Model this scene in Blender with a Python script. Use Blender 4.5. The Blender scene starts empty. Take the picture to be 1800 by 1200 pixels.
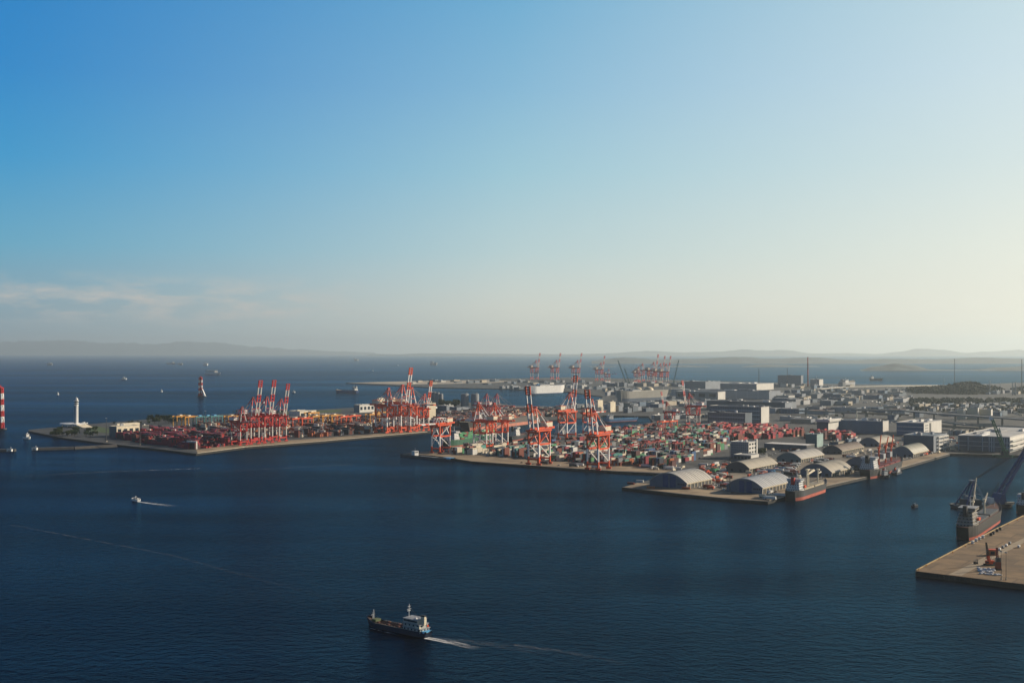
import bpy, bmesh, math, random
from mathutils import Vector
random.seed(7)
sc = bpy.context.scene
R = math.radians
# ------------------------------------------------------------------ camera, sky, sun
F, H, HOR = 2000.0, 165.0, 618.0         # focal length in photo pixels, eye height in metres, row of the horizon
cam = bpy.data.cameras.new("camera"); cam.lens = 40.0; cam.sensor_width = 36.0
cam.shift_y = 0.01; cam.clip_start = 1.0; cam.clip_end = 200000.0
co = bpy.data.objects.new("camera", cam); sc.collection.objects.link(co)
co.location = (0, 0, H); co.rotation_euler = (R(90), 0, 0); sc.camera = co
SUN_AZ, SUN_EL = 21.0, 23.0               # degrees from +X towards +Y, and above the horizon
def lin(r, g, b):
    f = lambda c: c / 12.92 if c <= 0.04045 else ((c + 0.055) / 1.055) ** 2.4
    return (f(r / 255), f(g / 255), f(b / 255), 1.0)
w = bpy.data.worlds.new("World"); sc.world = w; w.use_nodes = True
nt = w.node_tree; N, L = nt.nodes, nt.links; N.clear()
def node(t, **k):
    n = N.new(t)
    for a, b in k.items(): setattr(n, a, b)
    return n
def wmath(op, a, b=None, clamp=False):
    n = node('ShaderNodeMath', operation=op, use_clamp=clamp)
    for i, x in enumerate((a, b)):
        if x is None: continue
        if isinstance(x, (int, float)): n.inputs[i].default_value = x
        else: L.new(x, n.inputs[i])
    return n.outputs[0]
def ramp(fac, stops):
    n = node('ShaderNodeValToRGB'); e = n.color_ramp.elements
    n.color_ramp.interpolation = 'LINEAR'
    while len(e) < len(stops): e.new(0.5)
    for el, (p, c) in zip(e, stops): el.position = p; el.color = lin(*c)
    L.new(fac, n.inputs[0]); return n.outputs[0]
def wmix(fac, a, b):
    n = node('ShaderNodeMix', data_type='RGBA')
    if isinstance(fac, (int, float)): n.inputs[0].default_value = fac
    else: L.new(fac, n.inputs[0])
    for i, x in ((6, a), (7, b)):
        if isinstance(x, tuple): n.inputs[i].default_value = x
        else: L.new(x, n.inputs[i])
    return n.outputs[2]
tc = node('ShaderNodeTexCoord'); sep = node('ShaderNodeSeparateXYZ'); L.new(tc.outputs['Generated'], sep.inputs[0])
el_ = wmath('ARCSINE', sep.outputs[2])                                   # elevation, radians
ef = wmath('DIVIDE', el_, R(30), True)                                   # 0..1 over 30 degrees
az = wmath('ARCTAN2', sep.outputs[0], sep.outputs[1])                    # 0 ahead, + to the sun's side
d_ = lambda deg: deg / 30.0
skyL = ramp(ef, [(0, (136, 166, 182)), (d_(2.2), (128, 166, 184)), (d_(5), (86, 168, 202)), (d_(9), (34, 151, 207)), (d_(13), (8, 134, 203)), (d_(17), (0, 127, 199)), (d_(21), (0, 96, 172)), (1, (8, 42, 92))])
skyM = ramp(ef, [(0, (224, 223, 209)), (d_(2.2), (215, 219, 209)), (d_(5), (184, 211, 215)), (d_(9), (153, 200, 217)), (d_(13), (128, 184, 216)), (d_(17), (106, 173, 212)), (d_(21), (70, 140, 195)), (1, (10, 48, 100))])
skyR = ramp(ef, [(0, (242, 235, 215)), (d_(2.2), (236, 234, 219)), (d_(5), (229, 233, 222)), (d_(9), (212, 227, 227)), (d_(13), (202, 223, 231)), (d_(17), (192, 218, 226)), (d_(21), (160, 200, 220)), (1, (18, 60, 112))])
def smap(x, a, b):
    n = node('ShaderNodeMapRange', interpolation_type='LINEAR')
    L.new(x, n.inputs[0]); n.inputs[1].default_value = a; n.inputs[2].default_value = b
    return n.outputs[0]
grad = wmix(wmath('POWER', smap(az, R(-25), R(0)), 1.3), skyL, skyM)
grad = wmix(smap(az, R(0), R(25)), grad, skyR)
# low cumulus bank far to the left, faint streaks above it
mp = node('ShaderNodeMapping'); mp.inputs['Scale'].default_value = (14, 14, 60); L.new(tc.outputs['Generated'], mp.inputs[0])
nz = node('ShaderNodeTexNoise'); nz.inputs['Scale'].default_value = 1.6; nz.inputs['Detail'].default_value = 7; nz.inputs['Roughness'].default_value = .62
L.new(mp.outputs[0], nz.inputs[0])
cl = smap(nz.outputs[0], 0.42, 0.64)
band = wmath('MULTIPLY', smap(el_, R(1.0), R(2.0)), smap(el_, R(3.9), R(2.6)), True)
side = smap(az, R(-6), R(-13))
cf = wmath('MULTIPLY', wmath('MULTIPLY', cl, band, True), wmath('MULTIPLY', side, 0.85), True)
grad = wmix(cf, grad, lin(206, 200, 194))
sky = node('ShaderNodeTexSky', sky_type='NISHITA'); sky.sun_disc = False
sky.sun_elevation = R(SUN_EL); sky.sun_rotation = R(90 - SUN_AZ); sky.altitude = 100
tenx = node('ShaderNodeVectorMath', operation='SCALE'); tenx.inputs['Scale'].default_value = 7.85; L.new(grad, tenx.inputs[0])
behind = wmath('MULTIPLY', smap(wmath('ABSOLUTE', az), R(40), R(110)), .62)                      # deeper blue away from the view
grad_dark = node('ShaderNodeVectorMath', operation='MULTIPLY'); L.new(tenx.outputs[0], grad_dark.inputs[0]); grad_dark.inputs[1].default_value = (.30, .36, .46)
dark = wmix(behind, tenx.outputs[0], grad_dark.outputs[0])
allsky = wmix(0.94, sky.outputs[0], dark)
below = smap(sep.outputs[2], 0.0, -0.03)                                   # under the horizon: dark sea
allsky = wmix(below, allsky, (0.35, 0.75, 1.1, 1))
bg = node('ShaderNodeBackground'); bg.inputs['Strength'].default_value = 0.1; L.new(allsky, bg.inputs[0])
ow = node('ShaderNodeOutputWorld'); L.new(bg.outputs[0], ow.inputs[0])
sd = bpy.data.lights.new("sun", 'SUN'); sd.energy = 5.0; sd.angle = R(0.55); sd.color = (1.0, .85, .66)
so = bpy.data.objects.new("sun", sd); sc.collection.objects.link(so)
sdir = Vector((math.cos(R(SUN_EL)) * math.cos(R(SUN_AZ)), math.cos(R(SUN_EL)) * math.sin(R(SUN_AZ)), math.sin(R(SUN_EL))))
so.rotation_euler = (-sdir).to_track_quat('-Z', 'Y').to_euler()
vs = sc.view_settings; vs.view_transform = 'Standard'; vs.look = 'None'; vs.exposure = 0.35; vs.gamma = 1.0; vs.use_curve_mapping = False
sc.cycles.use_denoising = True; sc.cycles.max_bounces = 5; sc.cycles.volume_bounces = 0; sc.cycles.transparent_max_bounces = 12
HAZE_DENSITY = 0.000031; HAZE_COLOR = (.84, .97, 1.0); HAZE_G = 0.44

# ------------------------------------------------------------------ helpers
COL = sc.collection
U = Vector((math.cos(R(54)), math.sin(R(54)), 0)); V = Vector((math.cos(R(-36)), math.sin(R(-36)), 0))   # the harbour's own grid
UA, VA = R(54), R(-36)
def G(px, py, z=0.0):
    d = F * (H - z) / (py - HOR); return Vector(((px - 900) * d / F, d, z))
def scale_at(py, z=0.0): return (H - z) / (py - HOR)                       # metres per photo pixel
def run_to(P, d, X):                                                       # how far along d from P until photo column X
    k = (X - 900) / F; return (k * P.y - P.x) / (d.x - k * d.y)
def ab(P): return P.dot(V), P.dot(U)
def wab(a, b, z=0): q = V * a + U * b; return Vector((q.x, q.y, z))
def px_of(P): return 900 + F * P.x / P.y, HOR + F * (H - P.z) / P.y
def inside(poly, x, y):
    c = False; j = len(poly) - 1
    for i in range(len(poly)):
        (xi, yi), (xj, yj) = poly[i], poly[j]
        if (yi > y) != (yj > y) and x < (xj - xi) * (y - yi) / (yj - yi) + xi: c = not c
        j = i
    return c
ORD = "first second third fourth fifth sixth seventh eighth ninth tenth eleventh twelfth thirteenth fourteenth fifteenth sixteenth seventeenth eighteenth nineteenth twentieth".split()
ORD += ["twenty-" + o for o in ORD[:9]] + ["thirtieth"] + ["thirty-" + o for o in ORD[:9]] + ["fortieth"] + ["forty-" + o for o in ORD[:9]] + ["fiftieth"] + ["fifty-" + o for o in ORD[:9]] + ["sixtieth"] + ["sixty-" + o for o in ORD[:9]]
_mats = {}
def mat(name, rgb, rough=.6, var=.25, sc_=.4, metal=0.0, stretch=(1, 1, 1), spec=.4):
    if name in _mats: return _mats[name]
    m = bpy.data.materials.new(name); m.use_nodes = True; t = m.node_tree; n = t.nodes; b = n['Principled BSDF']
    b.inputs['Roughness'].default_value = rough; b.inputs['Metallic'].default_value = metal
    b.inputs['Specular IOR Level'].default_value = spec
    if var:
        c = n.new('ShaderNodeTexCoord'); mp = n.new('ShaderNodeMapping'); mp.inputs['Scale'].default_value = [sc_ * s for s in stretch]
        z = n.new('ShaderNodeTexNoise'); z.inputs['Scale'].default_value = 1; z.inputs['Detail'].default_value = 6; z.inputs['Roughness'].default_value = .65
        r = n.new('ShaderNodeMapRange'); r.inputs[1].default_value = .3; r.inputs[2].default_value = .7
        r.inputs[3].default_value = 1 - var; r.inputs[4].default_value = 1 + var * .6
        s = n.new('ShaderNodeVectorMath'); s.operation = 'SCALE'; s.inputs[0].default_value = rgb[:3]
        t.links.new(c.outputs['Object'], mp.inputs[0]); t.links.new(mp.outputs[0], z.inputs[0]); t.links.new(z.outputs[0], r.inputs[0])
        t.links.new(r.outputs[0], s.inputs['Scale']); t.links.new(s.outputs[0], b.inputs['Base Color'])
    else: b.inputs['Base Color'].default_value = (*rgb[:3], 1)
    _mats[name] = m; return m
def facade(name, wall, glass, fh=3.6, bw=3.2, mortar=.9):                 # storeys of windows set into a wall
    if name in _mats: return _mats[name]
    m = bpy.data.materials.new(name); m.use_nodes = True; t = m.node_tree; n = t.nodes; b = n['Principled BSDF']; b.inputs['Roughness'].default_value = .6
    c = n.new('ShaderNodeTexCoord'); s = n.new('ShaderNodeSeparateXYZ'); a = n.new('ShaderNodeMath'); q = n.new('ShaderNodeCombineXYZ')
    t.links.new(c.outputs['Object'], s.inputs[0]); t.links.new(s.outputs[0], a.inputs[0]); t.links.new(s.outputs[1], a.inputs[1])
    t.links.new(a.outputs[0], q.inputs[0]); t.links.new(s.outputs[2], q.inputs[1])
    k = n.new('ShaderNodeTexBrick'); k.offset = 0; k.inputs['Scale'].default_value = 1
    k.inputs['Brick Width'].default_value = bw; k.inputs['Row Height'].default_value = fh; k.inputs['Mortar Size'].default_value = mortar
    k.inputs['Mortar Smooth'].default_value = 0
    k.inputs['Color1'].default_value = (*glass, 1); k.inputs['Color2'].default_value = (*[g * 1.6 for g in glass], 1); k.inputs['Mortar'].default_value = (*wall, 1)
    t.links.new(q.outputs[0], k.inputs[0]); t.links.new(k.outputs[0], b.inputs['Base Color']); _mats[name] = m; return m

class MB:
    def __init__(s): s.v, s.f, s.m, s.mats, s.c = [], [], [], [], 0
    def use(s, m):
        if m not in s.mats: s.mats.append(m)
        s.c = s.mats.index(m); return s
    def add(s, vs, fs):
        o = len(s.v); s.v += [tuple(p) for p in vs]
        for f in fs: s.f.append([i + o for i in f]); s.m.append(s.c)
    def box(s, x0, x1, y0, y1, z0, z1):
        s.add([(x0, y0, z0), (x1, y0, z0), (x1, y1, z0), (x0, y1, z0), (x0, y0, z1), (x1, y0, z1), (x1, y1, z1), (x0, y1, z1)],
              [(0, 3, 2, 1), (4, 5, 6, 7), (0, 1, 5, 4), (1, 2, 6, 5), (2, 3, 7, 6), (3, 0, 4, 7)]); return s
    def cbox(s, c, w, d, h): return s.box(c[0] - w / 2, c[0] + w / 2, c[1] - d / 2, c[1] + d / 2, c[2], c[2] + h)
    def bar(s, p, q, w, h=None):
        p, q = Vector(p), Vector(q); h = h or w; d = (q - p).normalized()
        up = Vector((0, 0, 1)) if abs(d.z) < .95 else Vector((1, 0, 0))
        a = d.cross(up).normalized() * w / 2; b = a.cross(d).normalized() * h / 2
        s.add([p - a - b, p + a - b, p + a + b, p - a + b, q - a - b, q + a - b, q + a + b, q - a + b],
              [(0, 3, 2, 1), (4, 5, 6, 7), (0, 1, 5, 4), (1, 2, 6, 5), (2, 3, 7, 6), (3, 0, 4, 7)]); return s
    def tube(s, p, q, r, r2=None, n=8):
        p, q = Vector(p), Vector(q); r2 = r if r2 is None else r2; d = (q - p).normalized()
        up = Vector((0, 0, 1)) if abs(d.z) < .95 else Vector((1, 0, 0)); a = d.cross(up).normalized(); b = a.cross(d)
        vs = [c + (a * math.cos(6.28318 * i / n) + b * math.sin(6.28318 * i / n)) * rr for c, rr in ((p, r), (q, r2)) for i in range(n)]
        s.add(vs, [(i, i + n, (i + 1) % n + n, (i + 1) % n) for i in range(n)] + [tuple(range(n)), tuple(range(2 * n - 1, n - 1, -1))]); return s
    def lathe(s, prof, c=(0, 0, 0), n=20):
        k = len(prof)
        vs = [(c[0] + r * math.cos(6.28318 * i / n), c[1] + r * math.sin(6.28318 * i / n), c[2] + z) for i in range(n) for r, z in prof]
        s.add(vs, [(i * k + j, ((i + 1) % n) * k + j, ((i + 1) % n) * k + j + 1, i * k + j + 1) for i in range(n) for j in range(k - 1)]); return s
    def prism(s, poly, z0, z1):
        n = len(poly); s.add([(x, y, z0) for x, y in poly] + [(x, y, z1) for x, y in poly],
              [tuple(range(n - 1, -1, -1)), tuple(range(n, 2 * n))] + [(i, (i + 1) % n, (i + 1) % n + n, i + n) for i in range(n)]); return s
    def prism_y(s, poly, y0, y1):                                           # outline in x,z pushed along y
        n = len(poly); s.add([(x, y0, z) for x, z in poly] + [(x, y1, z) for x, z in poly],
              [tuple(range(n)), tuple(range(2 * n - 1, n - 1, -1))] + [(i, i + n, (i + 1) % n + n, (i + 1) % n) for i in range(n)]); return s
    def build(s, name, m=None, parent=None, loc=None, rz=0.0, smooth=False):
        me = bpy.data.meshes.new(name); me.from_pydata(s.v, [], s.f)
        for x in ([m] if m else s.mats): me.materials.append(x)
        if not m: me.polygons.foreach_set('material_index', s.m)
        if smooth: me.polygons.foreach_set('use_smooth', [True] * len(s.f))
        me.update(); o = bpy.data.objects.new(name, me); COL.objects.link(o)
        if parent: o.parent = parent
        if loc is not None: o.location = loc
        o.rotation_euler.z = rz; return o
def tag(o, label, cat, group=None, kind=None):
    o['label'] = label; o['category'] = cat
    if group: o['group'] = group
    if kind: o['kind'] = kind
    return o
def struct(o, label=None):
    o['kind'] = 'structure'
    if label: o['label'] = label
    return o
def thing(name, label, cat, loc=(0, 0, 0), rz=0.0, group=None):
    o = bpy.data.objects.new(name, None); COL.objects.link(o); o.location = loc; o.rotation_euler.z = rz
    o.empty_display_size = 1; return tag(o, label, cat, group)
def copy_tree(o, loc, rz=0.0, label=None, s=None):
    kids = [c for c in ALLKIDS.get(o.name, [])]
    r = o.copy(); COL.objects.link(r); r.location = loc; r.rotation_euler.z = rz
    if label: r['label'] = label
    if s: r.scale = (s, s, s)
    for ch in kids:
        c = ch.copy(); COL.objects.link(c); c.parent = r
    return r
ALLKIDS = {}
FOOT = []                                                                  # footprints on the harbour grid: a0, a1, b0, b1
def is_free(a0, a1, b0, b1): return all(a1 < c0 or a0 > c1 or b1 < d0 or b0 > d1 for c0, c1, d0, d1 in FOOT)

WHITE = mat('white_paint', (.74, .73, .70), .5, .15, .15)
CREAM = mat('cream_paint', (.70, .62, .46), .6, .2, .1)
RED = mat('crane_red', (.48, .018, .014), .5, .3, .12)
ORANGE = mat('crane_orange', (.68, .075, .011), .5, .3, .12)
DKRED = mat('dark_red', (.20, .012, .014), .55, .3, .12)
GREY = mat('grey_steel', (.28, .29, .30), .6, .25, .12)
DKGREY = mat('dark_steel', (.06, .065, .07), .6, .3, .1)
BLACK = mat('black_paint', (.018, .019, .022), .6, .3, .1)
NAVY = mat('navy_paint', (.018, .055, .17), .5, .25, .1)
BLUE = mat('blue_cladding', (.035, .115, .22), .55, .2, .05, stretch=(1, 1, .2))
TEAL = mat('teal_paint', (.05, .20, .22), .55, .25, .1)
SKYBLUE = mat('light_blue_paint', (.10, .36, .62), .5, .2, .1)
YELLOW = mat('yellow_paint', (.55, .25, .03), .5, .3, .1)
GREENP = mat('green_paint', (.03, .16, .07), .5, .3, .1)
BOOT = mat('hull_red', (.48, .10, .055), .6, .3, .08, stretch=(1, 1, 3))
DECK = mat('deck_tan', (.42, .36, .25), .8, .3, .2)
DECKRED = mat('deck_brown', (.12, .05, .035), .8, .35, .25)
GLASS = mat('dark_glass', (.02, .035, .05), .12, .0)
CONC = mat('concrete', (.36, .32, .26), .9, .3, .05)
LEAF = mat('leaf_green', (.035, .062, .022), .8, .5, .25)
LEAF2 = mat('leaf_olive', (.06, .078, .02), .8, .5, .25)
BARK = mat('bark', (.07, .05, .035), .9, .3, 1)
ROOFM = mat('shed_roof', (.50, .47, .41), .45, .28, .08, metal=.0, stretch=(.3, 3, .3))
WALLB = mat('shed_wall', (.12, .15, .20), .7, .2, .05)

# ------------------------------------------------------------------ water
def water_material():
    m = bpy.data.materials.new('sea_water'); m.use_nodes = True; t = m.node_tree; n = t.nodes; n.clear(); ln = t.links.new
    c = n.new('ShaderNodeTexCoord'); out = n.new('ShaderNodeOutputMaterial')
    def noise(s, det, st=(1, 1, 1), rot=0.0, rough=.55):
        mp = n.new('ShaderNodeMapping'); mp.inputs['Scale'].default_value = st; mp.inputs['Rotation'].default_value = (0, 0, rot)
        z = n.new('ShaderNodeTexNoise'); z.inputs['Scale'].default_value = s; z.inputs['Detail'].default_value = det; z.inputs['Roughness'].default_value = rough
        ln(c.outputs['Object'], mp.inputs[0]); ln(mp.outputs[0], z.inputs[0]); return z.outputs[0]
    def bump(h, s, d, prev=None):
        k = n.new('ShaderNodeBump'); k.inputs['Strength'].default_value = s; k.inputs['Distance'].default_value = d; ln(h, k.inputs['Height'])
        if prev: ln(prev, k.inputs['Normal'])
        return k.outputs[0]
    k1 = bump(noise(.115, 3, (1, 1.35, 1), R(25)), 1.0, 2.3); k2 = bump(noise(.36, 3, (1, 1.25, 1), R(-15), .6), 1.0, .95, k1)
    dif = n.new('ShaderNodeBsdfDiffuse'); dif.inputs[0].default_value = (.0008, .004, .012, 1)
    gl = n.new('ShaderNodeBsdfGlossy'); gl.inputs['Color'].default_value = (.17, .56, .88, 1); ln(k2, gl.inputs['Normal'])
    big = noise(.0035, 5, (.35, 1.6, 1), R(12), .6); r = n.new('ShaderNodeMapRange'); r.inputs[1].default_value = .35; r.inputs[2].default_value = .68; r.inputs[3].default_value = .06; r.inputs[4].default_value = .22
    ln(big, r.inputs[0]); ln(r.outputs[0], gl.inputs['Roughness'])
    fr = n.new('ShaderNodeFresnel'); fr.inputs[0].default_value = 1.33; ln(k2, fr.inputs['Normal'])
    f2 = n.new('ShaderNodeMath'); f2.operation = 'MULTIPLY'; f2.inputs[1].default_value = WATER_GLOSS; ln(fr.outputs[0], f2.inputs[0])     # waves hide part of each other at a low angle
    lane = noise(.0016, 4, (.22, 1.0, 1), R(8), .62); lr = n.new('ShaderNodeMapRange'); lr.inputs[1].default_value = .40; lr.inputs[2].default_value = .62; lr.inputs[3].default_value = .74; lr.inputs[4].default_value = 1.30
    ln(lane, lr.inputs[0]); f3 = n.new('ShaderNodeMath'); f3.operation = 'MULTIPLY'; ln(f2.outputs[0], f3.inputs[0]); ln(lr.outputs[0], f3.inputs[1]); f2 = f3
    mx = n.new('ShaderNodeMixShader'); ln(f2.outputs[0], mx.inputs[0]); ln(dif.outputs[0], mx.inputs[1]); ln(gl.outputs[0], mx.inputs[2]); ln(mx.outputs[0], out.inputs[0])
    return m
WATER_GLOSS = .46
SEA = water_material()
mb = MB(); mb.add([(-40000, -1500, 0), (40000, -1500, 0), (40000, 60000, 0), (-40000, 60000, 0)], [(0, 1, 2, 3)])
struct(mb.build('water', SEA))
FOAMS = {}
def foam_material(name, amount, warm=(.8, .8, .78), thr=(.45, .68)):
    if name in FOAMS: return FOAMS[name]
    m = bpy.data.materials.new(name); m.use_nodes = True; t = m.node_tree; n = t.nodes; b = n['Principled BSDF']
    b.inputs['Base Color'].default_value = (*warm, 1); b.inputs['Roughness'].default_value = .9
    c = n.new('ShaderNodeTexCoord'); z = n.new('ShaderNodeTexNoise'); z.inputs['Scale'].default_value = .35; z.inputs['Detail'].default_value = 6; z.inputs['Roughness'].default_value = .7
    mp = n.new('ShaderNodeMapping'); mp.inputs['Scale'].default_value = (.25, 1.4, 1); t.links.new(c.outputs['Object'], mp.inputs[0]); t.links.new(mp.outputs[0], z.inputs[0])
    s = n.new('ShaderNodeSeparateXYZ'); t.links.new(c.outputs['Generated'], s.inputs[0])
    def mth(op, a, bb):
        k = n.new('ShaderNodeMath'); k.operation = op; k.use_clamp = True
        for i, x in enumerate((a, bb)):
            if isinstance(x, (int, float)): k.inputs[i].default_value = x
            else: t.links.new(x, k.inputs[i])
        return k.outputs[0]
    fade = mth('MULTIPLY', mth('SUBTRACT', 1.0, s.outputs[0]), 1.0)
    acr = mth('ABSOLUTE', mth('SUBTRACT', s.outputs[1], .5), 0) if False else None
    r = n.new('ShaderNodeMapRange'); r.inputs[1].default_value = thr[0]; r.inputs[2].default_value = thr[1]; t.links.new(z.outputs[0], r.inputs[0])
    a = mth('MULTIPLY', mth('MULTIPLY', r.outputs[0], fade), amount)
    t.links.new(a, b.inputs['Alpha']); FOAMS[name] = m; return m
def wake(pts, w0, w1, label, amount=1.0, z=.06, dense=False):
    """foam on the water from the first pixel to the last; widths in metres"""
    P = [G(*p) for p in pts]; o = P[0]; d = (P[-1] - P[0]); ang = math.atan2(d.y, d.x); Ln = d.length
    rot = lambda q: Vector(((q - o).dot(Vector((math.cos(ang), math.sin(ang), 0))), (q - o).dot(Vector((-math.sin(ang), math.cos(ang), 0))), 0))
    loc = [rot(q) for q in P]; b = MB(); vs = []; n = 0
    for i in range(len(loc) - 1):
        for k in range(12):
            t = k / 12; q = loc[i].lerp(loc[i + 1], t); f = q.x / Ln; wd = w0 + (w1 - w0) * f
            vs += [(q.x, q.y - wd / 2, z), (q.x, q.y + wd / 2, z)]; n += 1
    b.add(vs, [(2 * i, 2 * i + 2, 2 * i + 3, 2 * i + 1) for i in range(n - 1)])
    ob = b.build('wake', foam_material('foam_%d%d' % (round(amount * 100), dense), amount, thr=(.38, .60) if dense else (.45, .68)), None, o, ang)
    return tag(ob, label, 'wake', None, 'stuff')

# ------------------------------------------------------------------ ground
def ground_material(name, c1, c2, s):
    m = bpy.data.materials.new(name); m.use_nodes = True; t = m.node_tree; n = t.nodes; b = n['Principled BSDF']; b.inputs['Roughness'].default_value = .9
    c = n.new('ShaderNodeTexCoord'); mix = n.new('ShaderNodeMix'); mix.data_type = 'RGBA'
    z = n.new('ShaderNodeTexNoise'); z.inputs['Scale'].default_value = s; z.inputs['Detail'].default_value = 8; z.inputs['Roughness'].default_value = .68
    k = n.new('ShaderNodeTexBrick'); k.offset = .35; k.inputs['Scale'].default_value = 1; k.inputs['Brick Width'].default_value = 46; k.inputs['Row Height'].default_value = 27
    k.inputs['Mortar Size'].default_value = .8; k.inputs['Color1'].default_value = (1, 1, 1, 1); k.inputs['Color2'].default_value = (.62, .62, .64, 1); k.inputs['Mortar'].default_value = (.55, .55, .55, 1)
    mp = n.new('ShaderNodeMapping'); mp.inputs['Rotation'].default_value = (0, 0, R(36)); t.links.new(c.outputs['Object'], mp.inputs[0]); t.links.new(mp.outputs[0], k.inputs[0])
    t.links.new(c.outputs['Object'], z.inputs[0]); r = n.new('ShaderNodeMapRange'); r.inputs[1].default_value = .38; r.inputs[2].default_value = .62
    t.links.new(z.outputs[0], r.inputs[0]); t.links.new(r.outputs[0], mix.inputs[0]); mix.inputs[6].default_value = (*c1, 1); mix.inputs[7].default_value = (*c2, 1)
    x = n.new('ShaderNodeMix'); x.data_type = 'RGBA'; x.blend_type = 'MULTIPLY'; x.inputs[0].default_value = 1
    t.links.new(mix.outputs[2], x.inputs[6]); t.links.new(k.outputs[0], x.inputs[7]); t.links.new(x.outputs[2], b.inputs['Base Color']); return m
GROUND = ground_material('port_ground', (.028, .034, .038), (.070, .069, .064), .012)
APRON = ground_material('quay_concrete', (.27, .195, .115), (.36, .27, .16), .03)
ASPH = mat('asphalt', (.055, .055, .058), .9, .25, .02)
WALLQ = mat('quay_wall', (.030, .028, .026), .9, .4, .15, stretch=(1, 1, .4))
GRASS = mat('grass', (.055, .085, .02), .9, .4, .05)
LZ = 3.0
def land(name, pxs, z, m, zb=-1.2, wall=WALLQ):
    pts = [G(x, y, z) for x, y in pxs]; bm = bmesh.new()
    top = [bm.verts.new(p) for p in pts]; bot = [bm.verts.new((p.x, p.y, zb)) for p in pts]; n = len(pts)
    f = bm.faces.new(top)
    if f.normal.z < 0: f.normal_flip()
    f.normal_update()
    if f.normal.z < 0: f.normal_flip()
    fs = bmesh.ops.triangulate(bm, faces=[f])['faces']
    for i in range(n):
        q = bm.faces.new((top[i], bot[i], bot[(i + 1) % n], top[(i + 1) % n])); q.material_index = 1
    bmesh.ops.recalc_face_normals(bm, faces=bm.faces[:])
    me = bpy.data.meshes.new(name); bm.to_mesh(me); bm.free(); me.materials.append(m); me.materials.append(wall)
    o = bpy.data.objects.new(name, me); COL.objects.link(o); return struct(o)
MAIN = [(50, 757), (110, 769), (205, 781), (290, 790), (345, 797), (430, 786), (560, 776), (752, 759), (830, 752), (945, 739), (1060, 730), (1140, 731), (1148, 742),
        (1090, 752), (1000, 765), (880, 780), (760, 792), (712, 796.5), (760, 799.5), (805, 806), (830, 810.5), (990, 822), (1085, 828), (1170, 832), (1195, 829), (1093, 856), (1200, 868), (1290, 877), (1350, 881),
        (1440, 857), (1545, 833), (1670, 797), (1700, 797), (1800, 800), (1960, 806), (2500, 790), (2500, 668), (1800, 672), (1690, 676), (1500, 675), (1350, 672), (1200, 668), (1060, 664), (1000, 663), (850, 666),
        (720, 669), (608, 672.5), (770, 681), (900, 683), (1000, 688), (1060, 697), (1050, 708), (960, 715), (900, 712), (860, 706), (800, 708), (720, 711), (640, 715), (480, 724), (330, 731), (180, 743), (110, 749), (50, 755)]
land('ground', MAIN, LZ, GROUND)
PZ = 4.0
land('quay_ground', [(1609, 1003), (1650, 1008), (1800, 1026), (2300, 1085), (2300, 700), (1800, 905.5), (1750, 929.5), (1700, 955.5)], PZ, ground_material('pier_concrete', (.13, .080, .034), (.25, .155, .066), .045))
def sheet(name, pxs, z, m):
    pts = [G(x, y, z) for x, y in pxs]; b = MB(); b.add(pts, [tuple(range(len(pts)))]); bmm = b.build(name, m)
    if bmm.data.polygons[0].normal.z < 0: bmm.data.flip_normals()
    return struct(bmm)
sheet('quay_apron', [(716, 797), (760, 800), (805, 806.3), (830, 810.2), (990, 821), (1085, 827), (1170, 830.5), (1190, 827), (1090, 817), (990, 811), (860, 801), (780, 795)], LZ + .02, APRON)
sheet('quay_apron', [(1098, 855.5), (1200, 867), (1290, 876), (1349, 880), (1440, 856), (1545, 832), (1668, 796.5), (1650, 794), (1540, 822), (1440, 842), (1345, 866), (1215, 858), (1120, 848)], LZ + .02, APRON)
sheet('quay_apron', [(347, 796), (430, 785.3), (560, 775.3), (750, 758.6), (740, 756), (560, 770), (430, 779), (345, 790)], LZ + .02, APRON)
sheet('yard_paving', [(1215, 857), (1345, 865), (1440, 841), (1540, 821), (1640, 793), (1560, 780), (1440, 795), (1290, 815), (1210, 832)], LZ + .016, ground_material('yard_ground', (.16, .135, .10), (.27, .22, .155), .02))
sheet('road', [(1640, 962), (1668, 1009), (1690, 1011), (1800, 953), (1800, 945)][1:], PZ + .02, mat('pale_strip', (.30, .24, .16), .9, .25, .05)) 
for i in range(9):
    t = i / 9
    sheet('road_marking', [(1762 + 5 * i, 1008 - 8.2 * i), (1764 + 5 * i, 1008.6 - 8.2 * i), (1810, 1014 - 8.2 * i), (1810, 1013 - 8.2 * i)], PZ + .025, mat('tyre_marks', (.13, .09, .055), .9, .2, .1))
# kerbs (real steps) along the water's edge
def kerb(pxs, z, m=CONC, label=None):
    b = MB()
    for p, q in zip(pxs, pxs[1:]): b.bar(G(*p, z) + Vector((0, 0, .2)), G(*q, z) + Vector((0, 0, .2)), 1.0, .5)
    struct(b.build('kerb', m))
kerb([(1611, 1001.5), (1700, 955.5), (1750, 929.8), (1799, 906)], PZ, mat('kerb_ochre', (.45, .32, .14), .9, .25, .2))
kerb([(347, 796.2), (430, 785.4), (560, 775.4), (751, 758.7)], LZ, CREAM)
kerb([(1352, 880), (1440, 856.5), (1545, 832.5), (1668, 797)], LZ, CONC)
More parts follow.
